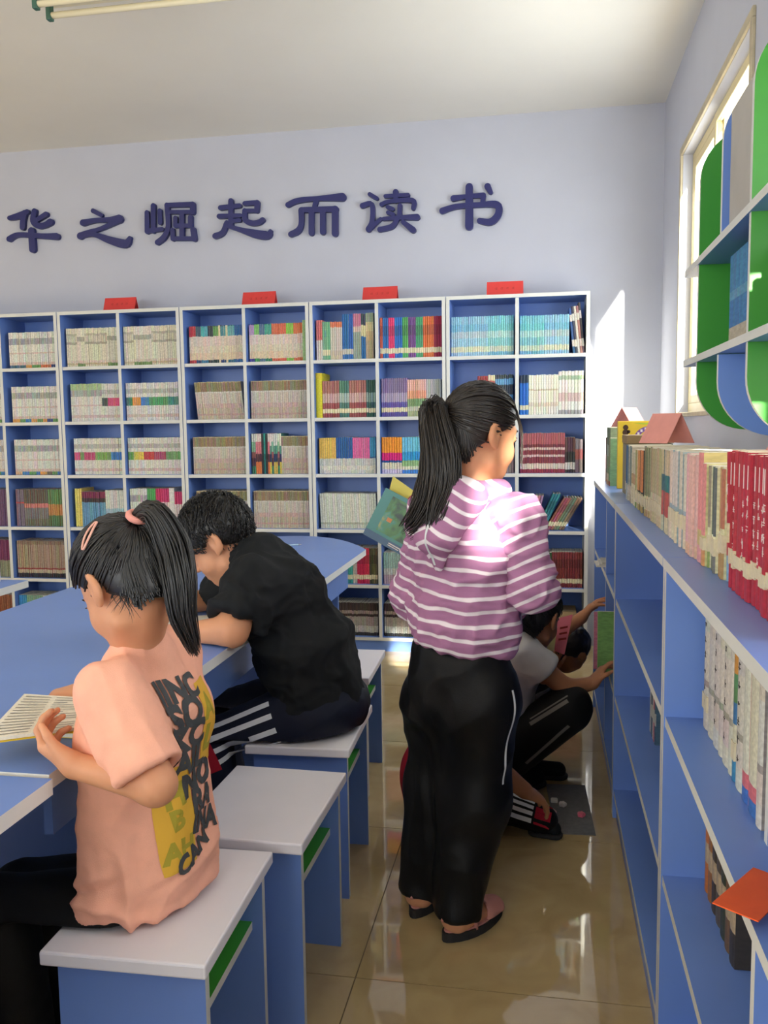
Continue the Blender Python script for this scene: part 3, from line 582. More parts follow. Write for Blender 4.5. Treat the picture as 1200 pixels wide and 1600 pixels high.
# the yellow box book and the tent cards
M_card = {}
def tent(loc, L_, H_, spread, rz, m, name, label, group, marks=None):
    """folded card standing as a tent; ridge runs along local X"""
    root = empty(name, loc, rz); tag(root, label, 'sign card', group); t = .0014; a_ = math.atan2(spread, H_)
    for s in (-1, 1):
        mb = MB(); c_ = [(-L_/2, s*spread, 0), (L_/2, s*spread, 0), (L_/2, 0, H_), (-L_/2, 0, H_)]; n_ = Vector((0, s*H_, spread)).normalized()*t
        V = [Vector(q) for q in c_]+[Vector(q)-n_ for q in c_]
        F = [(0, 1, 2, 3), (7, 6, 5, 4), (0, 4, 5, 1), (1, 5, 6, 2), (2, 6, 7, 3), (3, 7, 4, 0)]
        if s > 0: F = [f[::-1] for f in F]
        mb.add(V, F); pn = mb.build('card_face', m, root)
        if marks and s < 0:
            g2 = MB()
            for q in range(marks):
                cx = (-.5+(q+.5)/marks)*L_*.62
                for w_, h_, ox, oz in ((.42, .04, 0, .1), (.06, .34, .05, 0), (.36, .04, 0, -.13), (.05, .2, -.2, -.02)):
                    sz = L_*.62/marks; zc = H_*.52+oz*sz*1.2
                    for_y = lambda z: s*spread*(1-z/H_)
                    hx, hz = w_*sz/2, h_*sz/2; X = cx+ox*sz
                    P = [Vector((X-hx, for_y(zc-hz), zc-hz)), Vector((X+hx, for_y(zc-hz), zc-hz)), Vector((X+hx, for_y(zc+hz), zc+hz)), Vector((X-hx, for_y(zc+hz), zc+hz))]
                    off = Vector((0, s*H_, spread)).normalized()*.0004
                    g2.add([p+off for p in P], [(0, 1, 2, 3)])
            g2.build('handwriting', M_redink, pn)
    return root
M_redc = mat('red_card', (214, 62, 58), .7, .04, 30.); M_pinkc = mat('pink_card', (232, 158, 148), .7, .04, 30.); M_redink = mat('dark_red_ink', (150, 36, 36), .7)
for (u, v), nm in zip([(188, 481), (405, 472), (594, 465), (789, 457)], ['second bookcase from the left', 'third bookcase from the left', 'fourth bookcase from the left', 'rightmost bookcase']):
    p = on(u, v, 1, .09); tent((p[0], .1, CH+.0005), .205, .085, .035, rng.uniform(-.05, .05), M_redc, 'tent_card', 'red folded card standing on top of the '+nm, 'red cards on the bookcases', 4)
tent((.11, -2.28, LZ+.2035), .13, .088, .05, math.pi/2+.55, M_pinkc, 'tent_card', 'pink folded card on the books before the window', 'pink cards on the low bookcase', None)
tent((.12, -1.0, LZ+.2475), .16, .085, .05, math.pi/2-.5, M_pinkc, 'tent_card', 'pale pink folded card at the far end of the low bookcase', 'pink cards on the low bookcase', None)
tent((.15, -3.66, LZ+.2185), .2, .105, .06, math.pi/2, M_pinkc, 'tent_card', 'pink folded card on the red hardbacks', 'pink cards on the low bookcase', None)
ybx = empty('picture_book', (.04, -1.40, LZ+.001), 0); tag(ybx, 'yellow picture book with purple emblem standing face out on the low bookcase', 'book')
MB().bev((0, 0, 0), (.2, .03, .27), .002).build('cover', mat('yellow_cover', (226, 190, 50), .45, .06, 20.), ybx)
arc = MB(); NA = 20
for i in range(NA):
    a0, a1 = math.pi*i/NA, math.pi*(i+1)/NA; c0 = (.125, .2)
    P = lambda r, a: (c0[0]+r*math.cos(a), -.0006, c0[1]+.8*r*math.sin(a))
    arc.add([P(.042, a0), P(.062, a0), P(.062, a1), P(.042, a1)], [(0, 1, 2, 3)])
arc.build('purple_arc', mat('purple_print', (120, 80, 150), .5), ybx)
wd = MB()
for i in range(7):
    a0 = math.pi*(.16+.68*i/6); cx, cz = .125+.052*math.cos(a0), .2+.8*.052*math.sin(a0); wd.box((cx-.004, -.0012, cz-.005), (cx+.004, -.0007, cz+.005))
wd.build('arc_lettering', M_ink, ybx)
MB().prism([(.055+.1*math.cos(t_*.4), .0) for t_ in range(1)] or [(0, 0)], 0, 0) if False else None
fg = MB()
for (x_, z_, r_) in ((.03, .245, .011), (.03, .225, .013), (.036, .206, .008), (.024, .204, .008), (.042, .228, .007)):
    fg.add([(x_+r_*math.cos(q*.785), -.0006, z_+r_*math.sin(q*.785)) for q in range(8)], [tuple(range(8))])
fg.build('cover_figure', mat('dark_brown_print', (70, 44, 30), .5), ybx)
gr = MB(); gr.add([(.06, -.0005, .262), (.19, -.0005, .262), (.19, -.0005, .225), (.15, -.0005, .258), (.10, -.0005, .256)], [(0, 4, 3, 2, 1)]); gr.build('cover_green', mat('lime_print', (170, 190, 60), .5), ybx)
tag(MB().bev((0, 0, 0), (.16, .2, .03), .002).build('book', mat('kraft_cover', (150, 124, 84), .6, .1), loc=(.04, -1.80, LZ+.19)), 'brown book lying flat on the olive hardbacks before the yellow picture book', 'book')
tag(MB().bev((0, 0, 0), (.15, .24, .188), .002).build('file_box', mat('grey_card_box', (132, 124, 100), .7, .08), loc=(.045, -1.815, LZ+.001)), 'grey brown file box beneath the flat brown book', 'box')

# low bookcase contents
y = -3.30
wb = [(.15, (206, 200, 186)), (.35, (196, 190, 176)), (.4, (150, 146, 136)), (.8, (206, 200, 188)), (1, (196, 192, 180))]
for i in range(13):
    w = [.045, .05, .05, .03, .05, .03, .022, .045, .04, .05, .03, .03, .02][i]; hh = .235+rng.uniform(-.004, .006)
    bs = wb if i != 6 else [(.2, (60, 120, 170)), (.4, (196, 190, 170)), (.55, (60, 110, 150)), (.65, (90, 130, 80)), (.75, (80, 130, 90)), (1, (196, 130, 60))]
    if i in (8, 9): bs = [(.1, (60, 110, 180)), (.2, (206, 110, 110)), (1, (206, 200, 186))]
    if y-w < -3.78: break
    o = low(y, LROW[0], w, hh, [(a_, jit(c, 6)) for a_, c in bs], None, ('%s worn white spined book from the far end, nearest low bookcase' % ORD[i]) if i != 6 else 'colourful blue and orange spined book among the worn white ones', 'white books in the nearest low bookcase', x=.05, d=.17)
    if i in (0, 2, 4, 7): glyphs(o, w, [.05+.03*q for q in range(6)], .012, M_dink)
    if i in (0, 6): label_strip(o, w, .035, .065)
    y -= w+.0015
y = -3.30
for i, (w, c) in enumerate([(.03, (190, 110, 40)), (.035, (150, 100, 50)), (.04, (70, 60, 46)), (.04, (90, 80, 70)), (.04, (60, 66, 50)), (.035, (110, 84, 60)), (.04, (60, 54, 48))]):
    low(y, LROW[1], w, .2, [(.3, c), (.5, (180, 160, 130)), (1, c)], c, ['orange brown', 'ochre', 'dark brown', 'grey brown', 'dark olive', 'tan', 'blackish brown'][i]+' book on the middle shelf of the nearest low bookcase', 'brown books in the nearest low bookcase', x=.06, d=.17); y -= w+.0015
y = -2.40
for i, c in enumerate([(206, 200, 190), (120, 130, 140), (60, 90, 120), (206, 190, 180), (190, 90, 110), (70, 100, 120)]):
    low(y, LROW[1], .02, .19-.01*(i % 2), [(.3, c), (.5, (190, 190, 180)), (1, c)], c, ['pale grey', 'slate', 'navy', 'cream', 'pink', 'teal'][i]+' thin book on middle shelf of the middle low bookcase', 'books on the middle shelf of the middle low bookcase', x=.06, d=.17); y -= .0215
y = -2.86
for i, c in enumerate([(70, 100, 140), (60, 80, 110), (216, 120, 130), (90, 110, 120)]):
    low(y, LROW[0], .022, .25-.02*i, [(.3, c), (.45, (210, 190, 180)), (1, c)], c, ['blue', 'dark slate', 'pink marked', 'grey'][i]+' book in the top right of the middle low bookcase', 'books in the top of the middle low bookcase', x=.07, d=.17); y -= .0235
# leaning picture books and thin magazines in the far low bookcase
o = low(-1.79, LROW[1], .008, .225, [(1, (150, 190, 120))], (120, 170, 90), 'green covered picture book leaning in the far low bookcase', 'picture books in the far low bookcase', x=-.055, d=.2, lean=-3)
o = low(-1.75, LROW[1], .008, .215, [(1, (206, 130, 150))], (206, 120, 150), 'pink covered picture book beside the green one in the far low bookcase', 'picture books in the far low bookcase', x=-.066, d=.2, lean=-3)
o = low(-1.93, LROW[0], .006, .25, [(1, (150, 60, 100))], (150, 50, 90), 'thin purple red book at the end of the far low bookcase', 'picture books in the far low bookcase', x=.02, d=.2)
for i in range(3):
    tag(MB().box((-.1, -.07, 0), (.1, .07, .006)).build('magazine', mat('pale_magazine_%d' % i, [(220, 214, 200), (206, 200, 186), (196, 190, 170)][i], .5), loc=(.06+.012*i, -1.35, LROW[0]+.0005+.0066*i)), ['lowest', 'middle', 'topmost'][i]+' pale magazine in a flat pile in the far low bookcase', 'magazine', 'flat magazines in the far low bookcase')
# orange card sticking out of the nearest low bookcase
P = [on(u, v, 2, .772) for u, v in [(1113, 1410), (1177, 1355), (1246, 1380)]]
P.append(P[0]+(P[2]-P[1]))
V = [Vector(p) for p in P]; th = Vector((0, 0, .0016)); V = V+[v-th for v in V]
tag(mesh('orange_card', V, [(0, 1, 2, 3)[::-1], (4, 5, 6, 7), (0, 1, 5, 4), (1, 2, 6, 5), (2, 3, 7, 6), (3, 0, 4, 7)], mat('orange_card', (236, 92, 28), .6, .05, 30.)), 'plain orange card sticking out over the shelf of the nearest low bookcase', 'card')

# ------------------------------------------------------------------ shelf unit on the window wall
HX = .15; HW = XR-.001
hs = empty('wall_shelf', (HW, -3.0, 1.3)); tag(hs, 'green and blue wall shelf with rounded panels beside the window', 'shelf'); L = Vector(hs.location)
def rpanel(y, z0, z1, rt, rb, m, nm, t=.018):
    pts = []
    if rb: pts += [(HX+rb-rb*math.cos(a_), z0+rb-rb*math.sin(a_)) for a_ in np.linspace(math.pi/2, 0, 13)]
    else: pts += [(HX, z0)]
    if rt: pts += [(HX+rt-rt*math.cos(a_), z1-rt+rt*math.sin(a_)) for a_ in np.linspace(0, math.pi/2, 13)]
    else: pts += [(HX, z1)]
    pts += [(HW, z1), (HW, z0)]; n = len(pts)
    V = [(x-L.x, y-L.y, z-L.z) for x, z in pts]+[(x-L.x, y+t-L.y, z-L.z) for x, z in pts]
    F = [tuple(range(n)), tuple(range(2*n-1, n-1, -1))]+[(i, n+i, n+(i+1) % n, (i+1) % n) for i in range(n)]
    mi = [0, 0]+[1]*n
    o = mesh(nm, V, F, [m, M_edge], hs, mi); return o
ZS1, ZS2 = 1.517, 1.772           # shelf tops
yf = -2.545; yb_ = -2.84; yn = -3.14
rpanel(yf, 1.318, 2.10, .13, .13, M_green, 'side_panel')
rpanel(yn, 1.30, 2.13, .13, .13, M_green, 'side_panel')
rpanel(yb_, 1.305, ZS1-.02, 0, .13, M_blue, 'blue_panel'); rpanel(yb_, ZS2, 2.11, .13, 0, M_blue, 'blue_panel')
def hb(n, a, b): return MB().box([p-q for p, q in zip(a, L)], [p-q for p, q in zip(b, L)], 0, {'-x': 1, '+y': 1, '-y': 1}).build(n, [M_blue, M_edge], hs)
for z in (ZS1, ZS2):
    hb('shelf_board', (HX-.004, -2.33, z-.018), (HW, yf, z)); hb('shelf_board', (HX-.004, yf+.018-.018, z-.018), (HW, -3.55, z)) if False else hb('shelf_board', (HX-.004, -3.40, z-.018), (HW, yf, z))
# books on the wall shelf
y = -2.79
for i in range(24):
    w = .0125
    if y-w < yn+.03: break
    bs = [(.2, (170, 160, 140)), (.5, jit((60, 110, 160))), (.6, jit((90, 140, 170))), (1, jit((60, 120, 160)))]
    book(Vector((HX+.03, y-w/2, ZS1+.0008)), RZ, w, .21, .15, bs, None, 0, None, None); y -= w+.0008
y = yn-.004
for i in range(8):
    c = [(90, 76, 56), (110, 92, 66), (120, 90, 50)][i % 3]; low(y, ZS1, .024, .15+.02*(i % 2), [(.7, c), (1, (190, 176, 140))], c, '%s worn brown book from the green panel on the lower wall shelf' % ORD[i], 'brown books on the wall shelf', x=HX+.05, d=.14); y -= .026
for i in range(4):
    c = [(120, 110, 96), (150, 140, 124), (90, 84, 76), (140, 126, 110)][i]
    tag(MB().bev((-.08, -.085, 0), (.08, .085, .018), .002).build('magazine', mat('worn_magazine_%d' % i, c, .7, .1, 40.), loc=(HX+.115+.006*(i % 2), -2.425, ZS1+.0008+i*.0187)), ['lowest', 'second lowest', 'second highest', 'topmost'][i]+' magazine in the pile at the far end of the lower wall shelf', 'magazine', 'magazines on the wall shelf')
for i in range(3):
    c = [(150, 140, 124), (120, 110, 96), (160, 150, 130)][i]
    tag(MB().bev((-.08, -.085, 0), (.08, .085, .02), .002).build('magazine', mat('worn_magazine_%d' % (i+4), c, .7, .1, 40.), loc=(HX+.135, -2.425, ZS2+.0008+i*.0207)), ['lowest', 'middle', 'topmost'][i]+' magazine in the pile at the far end of the upper wall shelf', 'magazine', 'magazines on the wall shelf')
tag(MB().bev((-.1, -.1, 0), (.1, .1, .26), .003).build('box_file', mat('grey_box_file', (176, 172, 164), .7, .06), loc=(HX+.108, -2.98, ZS2+.001)), 'tall pale grey box file on the upper wall shelf', 'box')

# ------------------------------------------------------------------ wall lettering
M_let = mat('navy_letter_board', (32, 35, 98), .45)
def P1(a_, b_): return on(a_/3., b_/3.+270, 1, YB-.012)
LET = {
 'hua': [[(48,214,9),(90,204,13),(132,184,10)], [(120,190,12),(112,225,12),(110,258,12)], [(166,182,12),(160,228,13),(185,250,13),(216,246,12),(240,232,14)], [(220,196,11),(172,226,9)], [(48,312,12),(92,292,10),(200,298,11),(270,300,14)], [(152,274,15),(157,360,15)]],
 'zhi': [[(440,180,10),(478,200,9)], [(393,236,14),(450,225,10),(520,222,12),(562,218,18)], [(566,222,12),(480,262,9),(420,280,10),(380,298,15)], [(376,300,10),(440,290,10),(520,318,16),(590,334,18),(612,308,9)]],
 'jue': [[(722,156,11),(722,274,11)], [(692,188,10),(694,276,12)], [(752,180,10),(754,236,10)], [(694,274,10),(764,266,9)], [(792,154,10),(906,150,11)], [(906,150,12),(906,186,12)], [(792,186,8),(906,186,9)], [(786,154,11),(792,250,11),(774,300,12),(742,328,12)], [(856,200,11),(856,308,11)], [(826,214,10),(826,250,10)], [(896,210,11),(896,250,11)], [(826,250,9),(896,250,9)], [(812,270,10),(814,312,10)], [(908,268,12),(914,312,12)], [(814,310,9),(914,310,9)]],
 'qi': [[(1036,166,11),(1126,156,10)], [(1085,134,12),(1085,250,12)], [(1030,206,11),(1130,202,9)], [(1088,228,9),(1126,224,9)], [(1066,236,11),(1046,282,12),(1012,298,13)], [(1060,246,10),(1120,266,10),(1200,288,18),(1256,294,18),(1270,276,9)], [(1150,146,10),(1208,142,11)], [(1208,142,12),(1206,180,11)], [(1150,180,9),(1206,180,9)], [(1150,180,11),(1152,222,12),(1184,238,12),(1216,234,12),(1234,222,11)]],
 'er': [[(1352,152,12),(1400,132,12),(1500,122,11),(1606,116,18)], [(1486,124,12),(1474,168,10)], [(1414,176,12),(1576,172,13)], [(1414,178,13),(1414,240,12),(1400,272,14),(1366,290,13)], [(1572,172,15),(1572,286,15)], [(1462,180,13),(1462,284,13)], [(1515,180,13),(1515,280,13)]],
 'du': [[(1734,102,9),(1768,122,9)], [(1700,156,12),(1744,150,11),(1746,228,12),(1730,266,14)], [(1730,266,12),(1786,218,8)], [(1808,112,9),(1914,106,9)], [(1856,92,13),(1856,134,11)], [(1790,150,10),(1830,136,9),(1934,132,12),(1938,168,10)], [(1818,162,9),(1842,172,9)], [(1820,188,9),(1846,198,9)], [(1876,156,11),(1874,206,11)], [(1800,218,9),(1880,212,10),(1956,210,14)], [(1866,212,11),(1840,252,12),(1782,268,12)], [(1890,232,10),(1938,270,14)]],
 'shu': [[(2126,122,14),(2200,112,10),(2266,108,13)], [(2266,110,12),(2262,150,11)], [(2074,180,14),(2140,160,12),(2250,152,12),(2330,152,16),(2336,196,16),(2300,232,16),(2248,226,12)], [(2200,68,17),(2200,252,19)], [(2286,66,15),(2300,92,11)]],
}
NAMES = {'hua': 'leftmost of seven, shaped like the character 华', 'zhi': 'second of seven, the character 之', 'jue': 'third of seven, the character 崛', 'qi': 'fourth of seven, the character 起', 'er': 'fifth of seven, the character 而', 'du': 'sixth of seven, the character 读', 'shu': 'last of seven, the character 书'}
for nm, strokes in LET.items():
    mb = MB(); pxm = None; cs = []
    for si, s in enumerate(strokes):
        pts = [P1(a_, b_) for a_, b_, r in s]; px = abs(P1(s[0][0]+30, s[0][1])[0]-pts[0][0])/30
        # smooth + offset outline
        P2 = [(p[0], p[2], r*px) for p, (_, _, r) in zip(pts, s)]
        Q = []
        for i in range(len(P2)-1):
            p0, p1, p2, p3 = P2[max(i-1, 0)], P2[i], P2[i+1], P2[min(i+2, len(P2)-1)]
            for k in range(5):
                t = k/5; Q.append(tuple(.5*((2*b_)+(-a_+c_)*t+(2*a_-5*b_+4*c_-d_)*t*t+(-a_+3*b_-3*c_+d_)*t**3) for a_, b_, c_, d_ in zip(p0, p1, p2, p3)))
        Q.append(P2[-1]); Lf, Rt = [], []
        for i, q in enumerate(Q):
            a_, b_ = Q[max(i-1, 0)], Q[min(i+1, len(Q)-1)]; tx, tz = b_[0]-a_[0], b_[1]-a_[1]; l_ = math.hypot(tx, tz) or 1; tx /= l_; tz /= l_
            Lf.append((q[0]-tz*q[2], q[1]+tx*q[2])); Rt.append((q[0]+tz*q[2], q[1]-tx*q[2]))
            if i == 0: st_ = (tx, tz)
        en = (tx, tz)
        def capp(q, d_, sgn):
            out = []
            a0 = math.atan2(d_[1], d_[0])
            for k in range(1, 6):
                a_ = a0+sgn*math.pi/2-sgn*math.pi*k/6; out.append((q[0]+q[2]*math.cos(a_), q[1]+q[2]*math.sin(a_)))
            return out
        y0_, y1_ = YB-.026-si*.0002, YB-.0005
        def ring(pl, flip=False):
            n = len(pl); V = [(x, y0_, z) for x, z in pl]+[(x, y1_, z) for x, z in pl]
            return V, n
        # strip of quads for the body, fans for the round ends
        n = len(Q); V = []; F = []
        for (x, z) in Lf: V.append((x, y0_, z))
        for (x, z) in Rt: V.append((x, y0_, z))
        for (x, z) in Lf: V.append((x, y1_, z))
        for (x, z) in Rt: V.append((x, y1_, z))
        for i in range(n-1): F += [(i, i+1, n+i+1, n+i)[::-1], (i, i+1, 2*n+i+1, 2*n+i), (n+i, 3*n+i, 3*n+i+1, n+i+1)]
        mb.add(V, F)
        for q in (Q[0], Q[-1]):
            K = 14; V = [(q[0]+q[2]*math.cos(2*math.pi*k/K), y0_-.0001, q[1]+q[2]*math.sin(2*math.pi*k/K)) for k in range(K)]; V += [(x, y1_, z) for x, _, z in V]
            mb.add(V, [tuple(range(K))[::1]]+[(k, K+k, K+(k+1) % K, (k+1) % K) for k in range(K)])
        cs += [(q[0], q[1]) for q in Q]
    cx = sum(c[0] for c in cs)/len(cs); cz = sum(c[1] for c in cs)/len(cs)
    o = mb.build('wall_letter', M_let); o.data.transform(Matrix.Translation((-cx, -YB, -cz))); o.location = (cx, YB, cz)
    tag(o, 'raised navy blue wall character, '+NAMES[nm], 'letter', 'raised characters on the back wall')

# ------------------------------------------------------------------ ceiling lamp, bottle, pen
cl = empty('ceiling_lamp', (-1.95, -1.62, ZC)); tag(cl, 'cream twin tube ceiling lamp at the upper left', 'lamp')
M_lc = mat('cream_lamp_metal', (232, 222, 190), .45); M_tb = mat('cream_tube_glass', (240, 232, 200), .25); M_cap = mat('green_lampholder', (60, 100, 84), .5)
MB().bev((-.32, -.09, -.06), (.95, .09, -.0005), .004).build('housing', M_lc, cl)
for yy in (-.05, .05):
    MB().tube([(-.29, yy, -.105), (.92, yy, -.105)], .013, 12).build('tube', M_tb, cl, True)
    for xx in (-.295, .905):
        mb = MB(); mb.bev((xx-.01, yy-.015, -.125), (xx+.012, yy+.015, -.058), .004); mb.build('lampholder', M_cap, cl)
bt = empty('bottle', (-2.375, -1.97, TZ+.0005)); tag(bt, 'white bottle at the left edge on the far left table', 'bottle')
def lathe(prof, n=20):
    mb = MB(); V = []; F = []
    for r, z in prof: V += [(r*math.cos(2*math.pi*k/n), r*math.sin(2*math.pi*k/n), z) for k in range(n)]
    for i in range(len(prof)-1):
        for k in range(n): F.append((i*n+k, i*n+(k+1) % n, (i+1)*n+(k+1) % n, (i+1)*n+k))
    F += [tuple(range(n-1, -1, -1)), tuple(range((len(prof)-1)*n, len(prof)*n))]; mb.add(V, F); return mb
lathe([(.028, 0), (.03, .004), (.03, .075), (.022, .1), (.012, .108), (.012, .118)]).build('bottle_body', mat('white_plastic', (232, 234, 232), .35), bt, True)
lathe([(.014, .1185), (.0145, .121), (.0145, .136), (.013, .138)]).build('cap', mat('teal_plastic', (90, 180, 190), .4), bt, True)
pn = empty('pen', (-1.50, -.86, TZ+.005), .5); tag(pn, 'small pen lying at the rounded end of the long table', 'pen')
MB().tube([(-.06, 0, 0), (.05, 0, 0)], .0045, 8).build('barrel', mat('pale_blue_plastic', (170, 196, 214), .3), pn, True)
MB().tube([(.05, 0, 0), (.06, 0, 0), (.068, 0, 0)], [.0042, .003, .0008], 8).build('tip', mat('silver_metal', (180, 180, 184), .3, metal=1.), pn, True)
MB().tube([(-.06, 0, .005), (-.03, 0, .0055)], .0012, 6).build('clip', mat('silver_metal', (180, 180, 184)), pn)

# ------------------------------------------------------------------ people: signed-distance bodies meshed with surface nets
def V3(p): return np.array(p, float)
def unit(v): v = V3(v); return v/np.linalg.norm(v)
def cone(a, b, ra, rb, lat=None, s=1.):
    a, b = V3(a), V3(b); ab = b-a; L2 = ab@ab+1e-12; r = max(ra, rb)*max(s, 1.)
    def f(X, Y, Z):
        px, py, pz = X-a[0], Y-a[1], Z-a[2]
        if lat is not None:
            q = (px*lat[0]+py*lat[1]+pz*lat[2])*(1-1/s); px = px-q*lat[0]; py = py-q*lat[1]; pz = pz-q*lat[2]
        t = np.clip((px*ab[0]+py*ab[1]+pz*ab[2])/L2, 0, 1)
        return np.sqrt((px-t*ab[0])**2+(py-t*ab[1])**2+(pz-t*ab[2])**2)-(ra+(rb-ra)*t)
    return (f, np.minimum(a, b)-r, np.maximum(a, b)+r, (a, b, ra, rb))
def ell(c, r, R=None):
    c, r = V3(c), V3(r); R = np.eye(3) if R is None else R; m = r.max()
    def f(X, Y, Z):
        px, py, pz = X-c[0], Y-c[1], Z-c[2]
        q = [(px*R[0, i]+py*R[1, i]+pz*R[2, i]) for i in range(3)]
        k0 = np.sqrt(sum((q[i]/r[i])**2 for i in range(3))); k1 = np.sqrt(sum((q[i]/r[i]**2)**2 for i in range(3)))+1e-9
        return k0*(k0-1)/k1
    return (f, c-m, c+m, None)
def boxp(lo, hi):
    lo, hi = V3(lo), V3(hi); c, e = (lo+hi)/2, (hi-lo)/2
    def f(X, Y, Z): return np.maximum(np.maximum(np.abs(X-c[0])-e[0], np.abs(Y-c[1])-e[1]), np.abs(Z-c[2])-e[2])
    return (f, lo, hi, None)
SLAB = ('-', boxp((-1.99, -3.95, .716), (-1.082, -1.2, .7545)), 0)          # keeps arms and shirts on top of the table
def smin(a, b, k):
    if k <= 0: return np.minimum(a, b)
    h = np.maximum(k-np.abs(a-b), 0)/k; return np.minimum(a, b)-h*h*k*.25
def bounds(items):
    lo, hi = np.full(3, 9.), np.full(3, -9.)
    for it in items:
        if it[0] == '+': lo = np.minimum(lo, it[1][1]); hi = np.maximum(hi, it[1][2])
        elif it[0] == 'g': l, h = bounds(it[1]); lo = np.minimum(lo, l); hi = np.maximum(hi, h)
    return lo, hi
def evaluate(items, o, n, h, ax):
    D = np.full(n, .3, np.float32)
    for it in items:
        if it[0] in '+-':
            _, (f, lo, hi, _x), k = it; m = k+.03
            i0 = np.maximum(np.floor((lo-m-o)/h).astype(int), 0); i1 = np.minimum(np.ceil((hi+m-o)/h).astype(int)+1, n)
            if (i1 <= i0).any(): continue
            sl = tuple(slice(a, b) for a, b in zip(i0, i1))
            v = f(ax[0][sl[0]][:, None, None], ax[1][sl[1]][None, :, None], ax[2][sl[2]][None, None, :]).astype(np.float32)
            D[sl] = smin(D[sl], v, k) if it[0] == '+' else -smin(-D[sl], v, k)
        elif it[0] == 'cut':
            _, p, nn, k = it; p, nn = V3(p), unit(nn)
            v = ((ax[0]-p[0])*nn[0])[:, None, None]+((ax[1]-p[1])*nn[1])[None, :, None]+((ax[2]-p[2])*nn[2])[None, None, :]
            D = -smin(-D, -v.astype(np.float32), k)
        elif it[0] == 'g': D = smin(D, evaluate(it[1], o, n, h, ax), it[2])
    return D
def nets(D, o, h):
    S = D < 0; c = np.zeros(np.array(D.shape)-1, np.uint8)
    offs = [(i, j, k) for i in (0, 1) for j in (0, 1) for k in (0, 1)]
    nx, ny, nz = D.shape
    for i, j, k in offs: c += S[i:nx-1+i, j:ny-1+j, k:nz-1+k]
    act = np.argwhere((c > 0) & (c < 8)); idx = np.full(c.shape, -1, np.int64); idx[tuple(act.T)] = np.arange(len(act))
    val = {q: D[act[:, 0]+q[0], act[:, 1]+q[1], act[:, 2]+q[2]] for q in offs}
    acc = np.zeros((len(act), 3)); cnt = np.zeros(len(act))
    for q in offs:
        for a in range(3):
            if q[a] == 0:
                r = tuple(q[i]+(i == a) for i in range(3)); v0, v1 = val[q], val[r]; m = (v0 < 0) != (v1 < 0)
                t = np.where(m, v0/np.where(m, v0-v1, 1), 0)
                for i in range(3): acc[:, i] += np.where(m, q[i]+(t if i == a else 0), 0)
                cnt += m
    V = (act+acc/cnt[:, None])*h+o
    Fs = []
    for a in range(3):
        b, d = (a+1) % 3, (a+2) % 3
        s0 = [slice(None)]*3; s1 = [slice(None)]*3; s0[a] = slice(0, D.shape[a]-1); s1[a] = slice(1, D.shape[a])
        A, B = S[tuple(s0)], S[tuple(s1)]; E_ = np.argwhere(A != B)
        E_ = E_[(E_[:, b] > 0) & (E_[:, d] > 0) & (E_[:, b] < D.shape[b]-1) & (E_[:, d] < D.shape[d]-1)]
        flip = A[tuple(E_.T)]
        def cell_(db, dd):
            q = E_.copy(); q[:, b] += db; q[:, d] += dd; return idx[tuple(q.T)]
        Q = np.stack([cell_(-1, -1), cell_(0, -1), cell_(0, 0), cell_(-1, 0)], 1)
        Q[~flip] = Q[~flip][:, ::-1]; Fs.append(Q)
    return V, np.concatenate(Fs)
def _hash(i, j, k):
    n = (i*374761393+j*668265263+k*2147483647) & 0xffffffff; n = ((n ^ (n >> 13))*1274126177) & 0xffffffff; return ((n ^ (n >> 16)) & 0xffff)/65535.
def vnoise(P):
    P = np.asarray(P, float); I = np.floor(P).astype(np.int64); f = P-I; f = f*f*(3-2*f); r = 0
    for a in (0, 1):
        for b in (0, 1):
            for c in (0, 1):
                w = (f[:, 0] if a else 1-f[:, 0])*(f[:, 1] if b else 1-f[:, 1])*(f[:, 2] if c else 1-f[:, 2]); r = r+w*_hash(I[:, 0]+a, I[:, 1]+b, I[:, 2]+c)
    return r*2-1
def vnormals(V, F):
    n = np.cross(V[F[:, 2]]-V[F[:, 0]], V[F[:, 3]]-V[F[:, 1]]); N = np.zeros_like(V)
    for i in range(4): np.add.at(N, F[:, i], n)
    return N/(np.linalg.norm(N, axis=1)[:, None]+1e-12)
def relax(V, F, it):
    for _ in range(it):
        A = np.zeros_like(V); c = np.zeros(len(V))
        for i in range(4):
            j = (i+1) % 4; np.add.at(A, F[:, i], V[F[:, j]]); np.add.at(A, F[:, j], V[F[:, i]]); np.add.at(c, F[:, i], 1); np.add.at(c, F[:, j], 1)
        V = V*.5+A/c[:, None]*.5
    return V
def solid(items, h=.005, it=1, disp=None):
    lo, hi = bounds(items); lo = lo-.02; hi = hi+.02; n = np.ceil((hi-lo)/h).astype(int)+1
    ax = [lo[i]+h*np.arange(n[i]) for i in range(3)]
    V, F = nets(evaluate(items, lo, n, h, ax), lo, h); V = relax(V, F, it)
    if disp is not None: V = V+vnormals(V, F)*disp(V)[:, None]
    return V, F
def sobj(name, VF, m, parent=None, attrs=None, origin=None):
    V, F = VF; o0 = np.zeros(3) if origin is None else V3(origin)
    me = bpy.data.meshes.new(name); me.vertices.add(len(V)); me.vertices.foreach_set('co', (V-o0).ravel()); me.loops.add(F.size); me.polygons.add(len(F))
    me.loops.foreach_set('vertex_index', F.ravel().astype(np.int32)); me.polygons.foreach_set('loop_start', np.arange(0, F.size, 4, dtype=np.int32))
    me.polygons.foreach_set('use_smooth', np.ones(len(F), bool)); me.update(calc_edges=True); me.validate()
    for m_ in (m if isinstance(m, list) else [m]): me.materials.append(m_)
    for k, v in (attrs or {}).items(): a = me.attributes.new(k, 'FLOAT', 'POINT'); a.data.foreach_set('value', v.astype(np.float32))
    return link(name, me, parent, origin)
